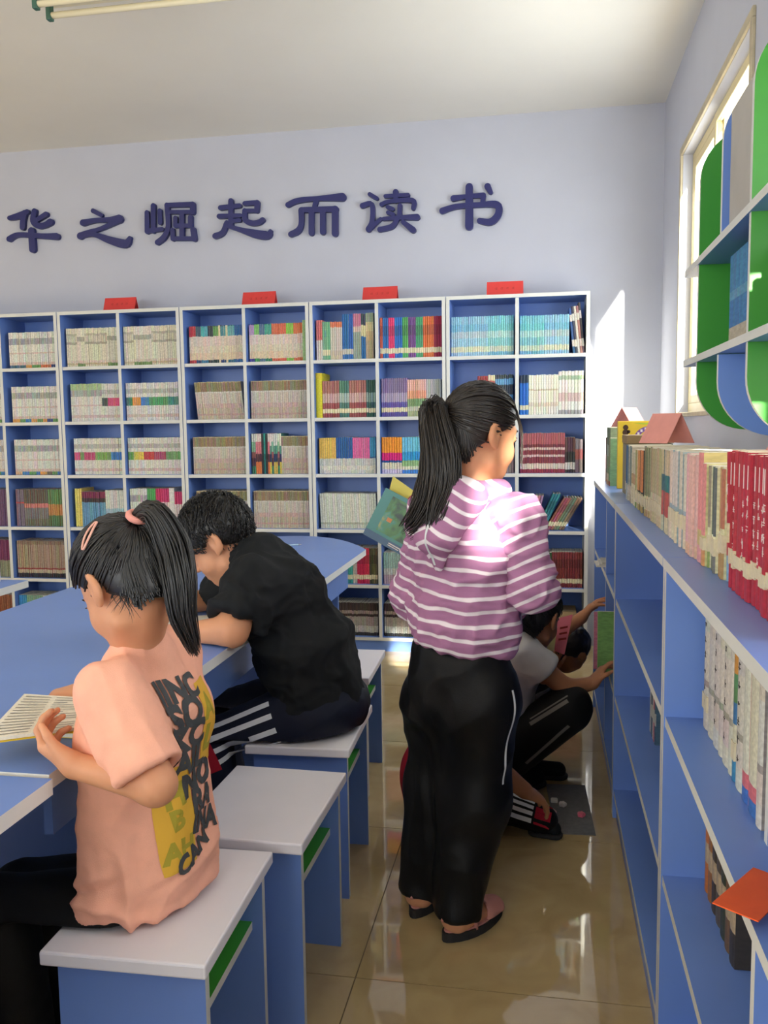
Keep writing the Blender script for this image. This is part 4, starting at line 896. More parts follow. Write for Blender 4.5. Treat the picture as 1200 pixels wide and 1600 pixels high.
def folds(amp, scale, stretch=(1, 1, 1), seed=0):
    S_ = np.array(stretch)*scale
    def f(V):
        P = V*S_+seed*17.3; w = vnoise(P*.7+5)*.9
        a = 1-np.abs(vnoise(P+w[:, None]*.8)); b = 1-np.abs(vnoise(P*2.1+w[:, None]+9))
        return amp*((a-.6)*1.3+(b-.6)*.45)
    return f
def frame(fwd, up):
    f = unit(fwd); r = unit(np.cross(f, up)); u = np.cross(r, f); return np.stack([r, f, u], 1)      # columns right, forward, up

# ---- head and hand pieces
def head_items(c, R, s, k=.012):
    T_ = lambda p: V3(c)+R@(V3(p)*s)
    E = lambda p, r, RR=None: ell(T_(p), V3(r)*s, R if RR is None else R@RR)
    Cn = lambda p, q, a, b: cone(T_(p), T_(q), a*s, b*s)
    it = [('+', E((0, -.008, .028), (.0735, .091, .088)), k), ('+', E((0, .03, -.03), (.06, .06, .078)), .03), ('+', E((0, .052, -.083), (.03, .028, .026)), .03),
          ('+', E((.036, .05, -.045), (.028, .03, .03)), .02), ('+', E((-.036, .05, -.045), (.028, .03, .03)), .02), ('+', Cn((-.045, .01, -.075), (-.012, .06, -.09), .018, .016), .025), ('+', Cn((.045, .01, -.075), (.012, .06, -.09), .018, .016), .025),
          ('+', Cn((-.03, .078, .018), (.03, .078, .018), .009, .009), .016), ('-', E((.031, .09, .0), (.017, .010, .011)), .012), ('-', E((-.031, .09, .0), (.017, .010, .011)), .012),
          ('+', Cn((0, .086, .005), (0, .103, -.027), .0065, .010), .012), ('+', E((.010, .094, -.032), (.007, .008, .0065)), .006), ('+', E((-.010, .094, -.032), (.007, .008, .0065)), .006),
          ('+', E((.031, .077, -.001), (.014, .010, .010)), .005), ('+', E((-.031, .077, -.001), (.014, .010, .010)), .005),
          ('+', Cn((-.014, .087, -.056), (.014, .087, -.056), .0055, .0055), .007), ('+', Cn((-.012, .086, -.067), (.012, .086, -.067), .006, .006), .007), ('-', Cn((-.02, .097, -.0612), (.02, .097, -.0612), .0045, .0045), .004)]
    for sx in (-1, 1):
        a = .35*sx; Re = np.array([[math.cos(a), -math.sin(a), 0], [math.sin(a), math.cos(a), 0], [0, 0, 1]])
        it += [('+', E((sx*.079, -.012, -.008), (.010, .021, .033), Re), .008), ('-', E((sx*.089, -.006, -.003), (.008, .011, .019), Re), .005), ('+', E((sx*.076, -.002, -.036), (.007, .008, .009)), .006)]
    return it
def hand_items(w, d, nrm, side, s=.85, curl=(.5, .5, .5, .5), spread=.12, thumb=(.6, .5), th_r=None):
    """w wrist, d towards the fingers, nrm out of the palm; side +1 right hand / -1 left hand"""
    w = V3(w); d = unit(d); nrm = V3(nrm); nrm = unit(nrm-d*(nrm@d)); lat = np.cross(nrm, d)*side      # lat points to the little finger... sign set so thumb = -lat
    it = []
    P = lambda a, b, c: w+(d*a+lat*b+nrm*c)*s
    for q in (-1.5, -.5, .5, 1.5):
        it.append(('+', cone(P(.005, q*.010, 0), P(.078-abs(q-.3)*.004, q*.0185, 0), .0155*s, .0115*s), .016))
    it.append(('+', cone(P(.015, -.02, .006), P(.05, -.03, .01), .014*s, .012*s), .014))
    ls = [(.040, .026, .020), (.045, .029, .021), (.041, .027, .020), (.031, .021, .018)]
    for q, (L, cu) in enumerate(zip(ls, curl)):
        b = (q-1.5); p = P(.076-abs(b-.3)*.004, b*.0185, 0); ang = cu*.75; yaw = b*spread
        dd0 = unit(d*math.cos(yaw)+lat*math.sin(yaw)); r = [.0098, .0088, .008, .0072]
        for j, l in enumerate(L):
            dirv = dd0*math.cos(ang)+nrm*math.sin(ang); p2 = p+dirv*l*s; it.append(('+', cone(p, p2, r[j]*s, r[j+1]*s), .0035)); p = p2; ang += cu*(1.05 if j == 0 else .7)
    a1, a2 = thumb; p = P(.03, -.034, .008)
    dv = unit(d*.75-lat*a1+nrm*.35); p2 = p+dv*.036*s; it.append(('+', cone(P(.012, -.02, .005), p, .014*s, .012*s), .01)); it.append(('+', cone(p, p2, .0115*s, .0095*s), .006))
    dv = unit(d*.95-lat*(a1-a2)+nrm*.45); it.append(('+', cone(p2, p2+dv*.028*s, .0095*s, .0075*s), .004))
    return it
M_skin = mat('skin', (214, 152, 114), .5, .05, 14., .03, 300, .35, sss=.12)
M_skin2 = mat('tanned_skin', (178, 122, 88), .5, .05, 14., .03, 300, .35, sss=.1)
M_hair = mat('black_hair', (24, 21, 20), .4, .2, 60., 0, 60, .6); M_hair2 = mat('dark_brown_hair', (34, 27, 23), .38, .2, 60., 0, 60, .6)
M_lip = mat('lip_skin', (186, 98, 88), .45); M_eyew = mat('eye_white', (226, 222, 214), .25); M_iris = mat('dark_iris', (34, 24, 20), .15)
def face_parts(c, R, s, parent, brow=True):
    T_ = lambda p: V3(c)+R@(V3(p)*s)
    for sx in (-1, 1):
        mb = MB(); pts = []
        lathe_pts = []
        for i in range(9):
            a = math.pi*(i/8-.5)
            lathe_pts.append((a,))
        ctr = T_((sx*.031, .0795, -.0015)); rr = .0085*s; n = 12; VV = []; FF = []
        for i in range(7):
            a = math.pi*(i/6-.5)
            for k in range(n): VV.append(ctr+R@(rr*np.array([1.2*math.cos(a)*math.cos(2*math.pi*k/n), 1.0*math.cos(a)*math.sin(2*math.pi*k/n), .62*math.sin(a)])))
        for i in range(6):
            for k in range(n): FF.append((i*n+k, i*n+(k+1) % n, (i+1)*n+(k+1) % n, (i+1)*n+k))
        mb.add(VV, FF); e = mb.build('eye', M_eyew, parent, True)
        ir = MB(); q = T_((sx*.031, .0882, -.0025)); ir.add([q+R@(np.array([math.cos(t)*.0042, 0, math.sin(t)*.0042])*s) for t in np.linspace(0, 2*math.pi, 12, endpoint=False)], [tuple(range(12))]); ir.build('iris', M_iris, e)
        MB().tube([T_((sx*(.031+dx), .086-abs(dx)*.25+(.0015 if abs(dx) < .01 else 0), .0035-abs(dx)*.12)) for dx in (-.014, -.007, 0, .007, .014)], [.0006, .0014, .0017, .0015, .0007], 5).build('eyelash', M_hair, parent, True)
        if brow: MB().tube([T_((sx*x, y, z)) for x, y, z in ((.014, .0905, .018), (.024, .0905, .0205), (.036, .0865, .021), (.048, .076, .017))], [.0012, .0026, .0024, .0008], 6).build('eyebrow', M_hair, parent, True)
    for z, yy, r in ((-.0565, .0905, .0036), (-.0665, .0895, .0042)):
        MB().tube([T_((x, yy-abs(x)*.22, z+abs(x)*.12*(1 if z > -.06 else -.4))) for x in (-.02, -.01, 0, .01, .02)], [.0008*s, r*.9*s, r*s, r*.9*s, .0008*s], 8).build('lip', M_lip, parent, True)
def skull(c, R, s, d, off=0.):
    d = unit(d); return V3(c)+R@((np.array([0, -.008, .028])+d*(np.array([.0735, .091, .088])+off))*s)
def dir_at(u, v, c, R, s, xmax=2., off=.015):
    """head-local direction of the skull point seen at a photo pixel"""
    g = np.random.RandomState(2); D = g.normal(size=(6000, 3)); D /= np.linalg.norm(D, axis=1)[:, None]; D = D[np.abs(D[:, 0]) < xmax]; best = None
    for d in D:
        p = skull(c, R, s, d, off); q = CR@(p-CAM_P); n = R@(d/np.array([.0735, .091, .088]))
        if n@(p-CAM_P) > 0 and xmax > 1: continue
        e = math.hypot(600+CAM_F*q[0]/q[2]-u, 800-CAM_F*q[1]/q[2]-v)
        if best is None or e < best[0]: best = (e, d)
    return best[1]
def tubes(strands, r, n=4):
    """many thin tapered strands as one mesh (vectorised)"""
    VV, FF = [], []; base = 0
    for P in strands:
        P = np.asarray(P); m = len(P); T_ = np.gradient(P, axis=0); T_ /= np.linalg.norm(T_, axis=1)[:, None]+1e-9
        a = np.array([.3, .5, .8]); U = np.cross(T_, a); U /= np.linalg.norm(U, axis=1)[:, None]+1e-9; Wv = np.cross(T_, U)
        rr = r*np.array([1.]*(m-3)+[.8, .55, .15]) if m > 4 else r*np.linspace(1, .2, m)
        for k in range(n): VV.append(P+(U*math.cos(2*math.pi*k/n)+Wv*math.sin(2*math.pi*k/n))*rr[:, None])
        i = np.arange(m-1)
        for k in range(n):
            k2 = (k+1) % n; FF.append(np.stack([base+k*m+i, base+k2*m+i, base+k2*m+i+1, base+k*m+i+1], 1))
        base += n*m
    return np.concatenate(VV), np.concatenate(FF)
nrg = np.random.RandomState(5)
def slerp(a, b, t):
    a, b = unit(a), unit(b); w = math.acos(max(-1, min(1, a@b)))
    return [(a*math.sin((1-q)*w)+b*math.sin(q*w))/math.sin(w) for q in t]
def cap_items(c, R, s, off, nrm, cpl, ear=.030):
    T_ = lambda p: V3(c)+R@(V3(p)*s)
    it = [('+', ell(T_((0, -.008, .028)), (np.array([.0735, .091, .088])+off)*s, R), 0), ('cut', T_(V3(nrm)*cpl), R@V3(nrm), .006)]
    for sx in (-1, 1): it.append(('-', ell(T_((sx*.083, -.004, -.012)), V3((.03, .022, ear))*s, R), .006))
    return it
def tied_hair(c, R, s, tie, parent, m, nrm=(0, .62, -.78), cpl=.004, n=420, nape=False):
    ci = cap_items(c, R, s, .010, nrm, cpl); NC, NR = np.array([0, -.048, -.035]), np.array([.056, .044, .058])
    if nape: ci.insert(1, ('+', ell(V3(c)+R@(NC*s), (NR+.004)*s, R), .02))
    sobj('hair', solid(ci, .004, 2), m, parent)
    st = []; nr = unit(nrm)
    while len(st) < n:
        d = unit(nrg.normal(size=3)); p = np.array([0, -.008, .028])+d*np.array([.0735, .091, .088])
        sd = p@nr
        if sd > cpl+.004: continue
        if sd < -.05 and nrg.rand() < .6: continue
        if abs(d@unit(tie)) > .97: continue
        ts = np.linspace(0, 1, 11); st.append([skull(c, R, s, q, .0105+.0035*nrg.rand()*math.sin(math.pi*min(1, .15+t))) for q, t in zip(slerp(d, tie, ts), ts)])
    if nape:
        for k in range(340):
            a = nrg.uniform(-1.7, 1.7); e = nrg.uniform(-1.0, .5); d0 = np.array([math.sin(a)*math.cos(e), -math.cos(a)*math.cos(e), math.sin(e)]); p0 = V3(c)+R@((NC+d0*(NR+.006))*s)
            d1 = unit((math.sin(a)*.8, -.9, -.05)); L = []
            for t, q in zip(np.linspace(0, 1, 12), slerp(d1, tie, np.linspace(0, 1, 12))): b_ = max(0, 1-t*2.2)**2; L.append(p0*b_+skull(c, R, s, q, .0115)*(1-b_))
            st.append(L)
    sobj('hair_strands', tubes(st, .0019*s), m, parent)
def bundle(name, pts, wid, n, m, parent, r=.0022, seed=1, spread=1., flat=1., short=.25):
    g = np.random.RandomState(seed); P = [V3(p) for p in pts]; st = []
    def cr_(t):
        x = t*(len(P)-1); i = min(int(x), len(P)-2); u = x-i; a, b, c_, d = P[max(i-1, 0)], P[i], P[i+1], P[min(i+2, len(P)-1)]
        return .5*(2*b+(-a+c_)*u+(2*a-5*b+4*c_-d)*u*u+(-a+3*b-3*c_+d)*u**3)
    for k in range(n):
        a = g.rand()*2*math.pi; q = math.sqrt(g.rand()); tm = 1-short*g.rand()**1.5; ph = g.rand(3)*6; L = []
        for t in np.linspace(0, tm, 15):
            wq = np.interp(t, np.linspace(0, 1, len(wid)), wid); c0 = cr_(t); c1 = cr_(min(1, t+.02)); tt = unit(c1-c0+1e-6); u = unit(np.cross(tt, (.2, .9, .1))); v = np.cross(tt, u)
            L.append(c0+wq*q*(math.cos(a)*u+math.sin(a)*v*flat)+.004*spread*np.sin(ph+t*5)*t)
        st.append(L)
    return sobj(name, tubes(st, r), m, parent)
def band(name, c, axis, R1, r, m, parent):
    axis = unit(axis); u = unit(np.cross(axis, (.3, .5, .8))); v = np.cross(axis, u); c = V3(c)
    return MB().tube([c+R1*(math.cos(a)*u+math.sin(a)*v) for a in np.linspace(0, 2*math.pi, 25)], r, 8, cap=False).build(name, m, parent, True)
def coord(V, segs):
    """distance along the nearest limb segment (for woven stripes), blended where two limbs meet"""
    D, U_ = [], []
    for (a, b, ra, rb, u0, du, ax) in segs:
        a, b = V3(a), V3(b); ab = b-a; t = np.clip(((V-a)@ab)/(ab@ab), 0, 1); D.append(np.linalg.norm(V-a-t[:, None]*ab, axis=1)-(ra+(rb-ra)*t))
        w = ((V-a)@unit(ab)) if ax is None else (V-a)@V3(ax); U_.append(u0+w*du)
    D, U_ = np.array(D), np.array(U_); w = np.exp(-(D-D.min(0))/.004); return (w*U_).sum(0)/w.sum(0), D.argmin(0)
def joint_chain(pts, rs, k=.02): return [('+', cone(pts[i], pts[i+1], rs[i], rs[i+1]), k) for i in range(len(pts)-1)]
def torso(pts, rs, lat, s, k=.05): return [('+', cone(pts[i], pts[i+1], rs[i], rs[i+1], unit(lat), s), k) for i in range(len(pts)-1)]
def cloth(name, c, rough=.85, var=.05, bump=.25): return mat(name, c, rough, var, 25., bump, 700., .2)
def shoe(name, heel, toe, w, hgt, m, ms, parent):
    heel, toe = V3(heel), V3(toe); d = unit(toe-heel); L = np.linalg.norm(toe-heel); up = np.array([0, 0, 1.])
    it = [('+', cone(heel+d*w*.8+up*.035, toe-d*w*.9+up*.03, w*.72, w*.72, np.cross(d, up), 1.15), .02), ('+', cone(heel+d*w*.8+up*.04, heel+d*w*1.2+up*hgt, w*.7, w*.62), .03), ('cut', heel+up*.014, -up, .003)]
    o = sobj('shoe', solid(it, .005, 1), m, parent)
    it = [('+', cone(heel+d*w*.8+up*.012, toe-d*w*.85+up*.012, w*.86, w*.86, np.cross(d, up), 1.1), 0), ('cut', heel+up*.016, up, .002), ('cut', heel+up*.001, -up, .002)]
    sobj('sole', solid(it, .005, 0), ms, o); return o
UP = np.array([0, 0, 1.])
M_blk = cloth('black_cotton', (30, 32, 34)); M_navy = cloth('navy_track_cloth', (26, 30, 46), .6); M_bpant = cloth('black_track_cloth', (18, 18, 18), .55)
M_str = cloth('white_stripe_cloth', (226, 228, 230), .6); M_redcl = cloth('red_cloth', (178, 32, 52), .7); M_wht = cloth('white_cotton', (206, 204, 204)); M_soled = mat('dark_rubber', (40, 38, 38), .8); M_solew = mat('pale_rubber', (190, 186, 180), .7)
def decal_strip(name, VF, path, width, m, parent, off=.0015):
    """a cloth strip laid along a path of (point, outward direction) onto a meshed garment"""
    V, F = VF; bvh = BVHTree.FromPolygons([tuple(v) for v in V], [tuple(f) for f in F]); mb = MB(); rows = []
    for i, (p, d) in enumerate(path):
        a, b = V3(path[max(i-1, 0)][0]), V3(path[min(i+1, len(path)-1)][0]); t = unit(b-a); d = unit(V3(d)); sd = unit(np.cross(t, d)); row = []
        for q in np.linspace(-.5, .5, 4):
            o = V3(p)+sd*width*q+d*.25; hit = bvh.ray_cast(Vector(o), Vector(-d), .6)
            if hit[0] is None: row = None; break
            row.append(np.array(hit[0])+np.array(hit[1])*off)
        if row: rows.append(row)
    Vv = [v for r in rows for v in r]; Fv = [(i*4+j, i*4+j+1, (i+1)*4+j+1, (i+1)*4+j) for i in range(len(rows)-1) for j in range(3)]
    mb.add(Vv, Fv); return mb.build(name, m, parent, True)
def lerp_path(a, b, d0, d1, n=30): return [(V3(a)+(V3(b)-V3(a))*t, V3(d0)+(V3(d1)-V3(d0))*t) for t in np.linspace(0, 1, n)]

# ================================================================= girl in the peach T-shirt
def girl_peach():
    H = .004; pel = at(226, 1396, -3.52); mid = at(226, 1260, -3.52); ch = at(226, 1125, -3.53); nb = at(222, 1015, -3.53)
    hc = at(196, 908, -3.545); R = frame((-.69, .34, -.64), (-.57, .28, .77)); fb = unit((-.975, .22, 0)); lat = np.array([fb[1], -fb[0], 0])
    shL = nb-lat*.118-UP*.05-fb*.03; shR = nb+lat*.105-UP*.045+fb*.02; elL = at(243, 1226, -3.70); wrL = at(118, 1197, -3.685)
    elR = at(186, 1106, -3.35); wrR = at(138, 1078, -3.40)
    hipL = pel+np.array([-.03, -.07, -.0]); hipR = pel+np.array([-.03, .055, -.01]); knL = at(2, 1428, -3.62); knR = knL+np.array([-.03, .11, -.02])
    anL = np.array([knL[0]+.04, knL[1], .08]); anR = anL+np.array([-.02, .16, 0])
    it = torso([pel, mid, ch], [.085, .075, .08], lat, 1.35)+[('+', cone(ch, nb, .075, .045, lat, 1.3), .05), ('+', cone(nb, V3(hc)+R@np.array([0, -.02, -.06]), .037, .038), .02)]
    it += head_items(hc, R, .98)
    it += joint_chain([shL, elL, wrL], [.040, .033, .022])+joint_chain([shR, elR, wrR], [.040, .032, .022])+[('+', cone(ch+UP*.05, shL, .05, .042), .04), ('+', cone(ch+UP*.05, shR, .05, .042), .04)]
    it += hand_items(wrL, at(55, 1158, -3.66)-wrL, (.15, .55, .8), -1, .86, (.75, .8, .85, .9), .06, (.5, .3))
    it += hand_items(wrR, at(86, 1088, -3.43)-wrR, (-.1, -.15, -1), 1, .86, (.45, .55, .6, .65), .06, (.5, .5))
    it = [('g', it+joint_chain([hipL, knL], [.052, .045])+joint_chain([hipR, knR], [.052, .045])+[('cut', (0, 0, .458), -UP, .004)], 0), ('g', joint_chain([knL, anL], [.045, .035])+joint_chain([knR, anR], [.045, .035]), .02), SLAB]
    body = sobj('person', solid(it, H, 1), M_skin, None, None, (pel[0], pel[1], 0)); tag(body, 'seated girl in a peach T-shirt with ponytail and pink hair clip, reading', 'person', 'children in the reading room')
    inv = -np.array([pel[0], pel[1], 0])
    def ch_(o): o.location = Vector(inv)+Vector(o.location); return o
    # T-shirt
    sh = torso([pel+UP*.0, mid, ch], [.108, .099, .101], lat, 1.32)+[('+', cone(ch, nb-UP*.02, .09, .05, lat, 1.5), .06), ('+', cone(nb-UP*.02, nb+UP*.012, .058, .05), .03), ('+', cone(pel+np.array([.02, 0, -.03]), pel+np.array([.02, 0, .08]), .112, .105, lat, 1.28), .05)]
    cfL = elL+(elL-shL)*-.06
    slv = lambda a, b: [('g', [('+', cone(a+(b-a)*-.05, b, .058, .062), 0), ('cut', a+(b-a)*.86, b-a, .006), ('-', cone(a+(b-a)*.62, b+(b-a)*.3, .038, .052), .004)], .035)]
    sh = [('g', sh+[('cut', pel-UP*.075, -UP+np.array([-.35, 0, 0]), .01), ('cut', (0, 0, .468), -UP, .006), ('cut', (-1.077, 0, 0), (-1, 0, 0), .01), ('-', cone(nb+UP*.022, nb+UP*.1-np.array([.02, 0, 0]), .040, .062), .008)], 0)]+slv(shL, elL)+slv(shR, elR)
    f1 = folds(.015, 11, (1, 1, .7), 1); f2 = folds(.028, 8, (1.2, 1, 2.4), 2)
    VF = solid(sh, .0045, 2, lambda V: f1(V)*.7+f2(V)*np.clip((pel[2]+.16-V[:, 2])/.16, 0, 1))
    tee = ch_(sobj('t_shirt', VF, cloth('peach_cotton', (252, 184, 156)), body))
    # printed back: yellow panel and grey letters pressed onto the cloth
    bvh = BVHTree.FromPolygons([tuple(v) for v in VF[0]], [tuple(f) for f in VF[1]])
    yc = pel[1]
    def press(Vp, off):   # Vp: (y, z) on the back plane
        out = []
        for y, z in Vp:
            y -= yc; q_ = pel+lat*y-fb*.5; hit = bvh.ray_cast(Vector((q_[0], q_[1], z)), Vector(fb), 1.)
            out.append(None if hit[0] is None else np.array(hit[0])+np.array(hit[1])*off)
        return out
    def patch(name, quad, off, m, nu=10, nv=14):
        P = []
        for i in range(nu+1):
            for j in range(nv+1):
                u, v = i/nu, j/nv; a = (1-u)*(1-v)*V3(quad[0])+u*(1-v)*V3(quad[1])+u*v*V3(quad[2])+(1-u)*v*V3(quad[3]); P.append(a)
        W_ = press(P, off); mb = MB(); F = []
        if any(w is None for w in W_): W_ = [w if w is not None else W_[0] if W_[0] is not None else V3((0, 0, 0)) for w in W_]
        for i in range(nu):
            for j in range(nv): F.append((i*(nv+1)+j, (i+1)*(nv+1)+j, (i+1)*(nv+1)+j+1, i*(nv+1)+j+1))
        mb.add(W_, F); return mb.build(name, m, tee, True)
    zt = nb[2]-.055; M_yp = mat('yellow_print', (232, 180, 60), .8); M_gp = mat('grey_print', (70, 72, 74), .8); M_olive = mat('olive_print', (176, 160, 50), .8)
    patch('yellow_panel', [(yc+.03, zt-.17), (yc+.085, zt-.17), (yc+.085, zt-.012), (yc+.03, zt-.012)], .0016, M_yp)
    patch('yellow_panel', [(yc-.085, zt-.335), (yc-.005, zt-.335), (yc-.005, zt-.14), (yc-.085, zt-.14)], .0016, M_yp)
    def word(txt, y, z, size, rot, m, off=.0026):
        cu = bpy.data.curves.new('w', 'FONT'); cu.body = txt; cu.size = size; cu.offset = size*.05; cu.align_x = 'CENTER'; cu.align_y = 'CENTER'; cu.resolution_u = 3
        to = bpy.data.objects.new('w', cu); COL.objects.link(to); dg = bpy.context.evaluated_depsgraph_get(); me = bpy.data.meshes.new_from_object(to.evaluated_get(dg)); bpy.data.objects.remove(to)
        bm = bmesh.new(); bm.from_mesh(me); bmesh.ops.triangulate(bm, faces=bm.faces[:])
        for _ in range(2): bmesh.ops.subdivide_edges(bm, edges=[e for e in bm.edges if e.calc_length() > .01], cuts=1, use_grid_fill=False); bmesh.ops.triangulate(bm, faces=bm.faces[:])
        c_, s_ = math.cos(rot), math.sin(rot); bm.verts.index_update()
        W_ = press([(y+v.co.x*c_-v.co.y*s_, z+v.co.x*s_+v.co.y*c_) for v in bm.verts], off)
        F = [tuple(v.index for v in f.verts) for f in bm.faces if all(W_[v.index] is not None for v in f.verts)]; W_ = [w if w is not None else V3((0, 0, 0)) for w in W_]; bm.free()
        mb = MB(); mb.add(W_, F); mb.build('print_lettering', m, tee)
    for i, (t, dy, sz, rt, m) in enumerate([('JINC', -.015, .058, -.05, M_gp), ('SO', -.02, .075, .12, M_gp), ('EKC', -.03, .07, .05, M_gp), ('AIL', -.005, .07, .0, M_gp), ('NO', .02, .066, .08, M_gp), ('RA', .03, .06, -.12, M_gp), ('INA', .035, .058, -.25, M_gp), ('CAN', -.01, .05, .3, M_gp)]):
        word(t, yc+dy, zt-.012-i*.044, sz*.95, rt, m)
    word('AH', yc-.045, zt-.30, .05, .0, M_olive, .0022); word('H', yc-.045, zt-.2, .06, .1, M_olive, .0022); word('B', yc-.045, zt-.245, .05, .1, M_olive, .0022); word('L', yc+.055, zt-.12, .07, 0, M_olive, .0022); word('A', yc+.055, zt-.06, .06, 0, M_olive, .0022)
    # trousers
    tr = [('g', torso([pel-UP*.03, pel+UP*.06], [.092, .085], lat, 1.35)+joint_chain([hipL, knL, anL], [.085, .068, .06], .04)+joint_chain([hipR, knR, anR], [.085, .068, .06], .04), 0), ('cut', pel+UP*.12, UP, .01), ('cut', (0, 0, pel[2]-.5), -UP, .01), ('cut', (0, 0, .085), -UP, .01)]
    tr = [('g', torso([pel-UP*.015, pel+UP*.05], [.082, .08], lat, 1.35)+joint_chain([hipL, knL], [.085, .07], .04)+joint_chain([hipR, knR], [.07, .06], .04)+[('cut', (0, 0, .457), -UP, .006)], 0), ('g', joint_chain([knL, anL], [.068, .058])+joint_chain([knR, anR], [.058, .055])+[('cut', (0, 0, .075), -UP, .01)], .02)]
    ch_(sobj('trousers', solid(tr, .006, 1, folds(.004, 12, (1, 1, 1), 3)), M_bpant, body))
    for a in (anL, anR): ch_(shoe('shoe', (a[0]+.05, a[1], 0), (a[0]-.15, a[1]-.01, 0), .042, .075, M_blk, M_soled, body))
    tie = dir_at(214, 812, hc, R, .98, .2)
    tied_hair(hc, R, .98, tie, body, M_hair, (0, .72, -.69), .008, 420, True); tp = skull(hc, R, .98, tie, .018)
    bundle('ponytail', [tp, tp+np.array([.035, -.005, .012]), at(268, 850, -3.57), at(280, 905, -3.59), at(286, 965, -3.60), at(306, 1022, -3.60)], [.012, .024, .034, .032, .024, .006], 420, M_hair, body, .0020, 3, 1.2, .8)
    band('hair_tie', tp+(R@unit(tie))*.004, R@unit(tie), .015, .0065, cloth('pink_elastic', (236, 160, 146)), body)
    fw_ = [skull(hc, R, .98, d, .0175) for d in slerp(dir_at(152, 818, hc, R, .98), dir_at(130, 862, hc, R, .98), np.linspace(0, 1, 8))]
    q0, q1 = fw_[0], fw_[-1]; sd = unit(np.cross(q1-q0, fw_[3]-hc))*.007
    MB().tube([q0]+[a+sd*math.sin(math.pi*(i+1)/9) for i, a in enumerate(fw_)]+[q1]+[a-sd*math.sin(math.pi*(8-i)/9) for i, a in enumerate(fw_[::-1])]+[q0], .0022, 6, cap=False).build('hair_clip', mat('pink_clip_metal', (240, 180, 160), .3), body, True)
    # loose wisps behind the ear
    g = []
    for k in range(26):
        a = skull(hc, R, .98, unit((-.8+.3*nrg.rand(), -.35-.3*nrg.rand(), -.5-.2*nrg.rand())), .004); e = a+np.array([.03*nrg.rand()-.01, -.01, -.035-.03*nrg.rand()]); g.append([a+(e-a)*t+np.array([.012*math.sin(t*3+k), -.006*t, 0]) for t in np.linspace(0, 1, 7)])
    sobj('loose_hair', tubes(g, .0007), M_hair, body)
    face_parts(hc, R, .98, body)
    for o in body.children:
        if o.location.length == 0: o.location = inv
    # her book
    C_ = [at(-14, 1112, -3.60), at(44, 1083, -3.44), at(132, 1092, -3.44), at(122, 1138, -3.62)]
    z0 = .80
    C_ = [on(-30, 1156, 2, z0), on(38, 1084, 2, z0+.015), on(136, 1090, 2, z0+.015), on(122, 1136, 2, z0)]
    bk = empty('book', C_[3]); tag(bk, 'open book with yellow cover in the hands of the girl in peach', 'book'); Lb = V3(C_[3])
    def sheet(nm, pts, t, m, dz):
        Vv = [V3(p)-Lb+UP*dz for p in pts]; Vv = Vv+[v-UP*t for v in Vv]; return mesh(nm, Vv, [(3, 2, 1, 0), (4, 5, 6, 7), (0, 1, 5, 4), (1, 2, 6, 5), (2, 3, 7, 6), (3, 0, 4, 7)], m, bk)
    sheet('pages', C_, .006, mat('printed_page', (232, 226, 208), .7, .06, 300.), 0)
    gro = .006; ctr = sum(C_)/4; sheet('cover', [ctr+(c-ctr)*1.03 for c in C_], .002, mat('yellow_book_cover', (226, 190, 40), .4), -.0066)
    tl = MB()
    for i in range(14):
        u = .06+.88*i/13
        for j in range(2):
            v0, v1 = (.06, .46) if j == 0 else (.54, .94-.2*(i % 4 == 3))
            P_ = lambda u_, v_: (1-u_)*((1-v_)*V3(C_[0])+v_*V3(C_[3]))+u_*((1-v_)*V3(C_[1])+v_*V3(C_[2]))-Lb+UP*.0006
            tl.add([P_(u-.008, v0), P_(u+.008, v0), P_(u+.008, v1), P_(u-.008, v1)], [(3, 2, 1, 0)])
    tl.build('text_lines', mat('grey_text', (150, 146, 138), .8), bk)
    tb_ = empty('book', on(150, 1150, 2, TZ+.001)); tag(tb_, 'closed yellow book lying on the table under the open one', 'book')
    MB().bev((-.16, -.02, 0), (.02, .1, .012), .001).build('cover', mat('yellow_book_cover', (226, 190, 40)), tb_); MB().box((-.158, -.0205, .002), (.0185, .098, .010)).build('pages', M_page, tb_)
girl_peach()

def attach(body, origin):
    inv = -Vector(origin)
    for o in body.children:
        if o.location.length == 0: o.location = inv
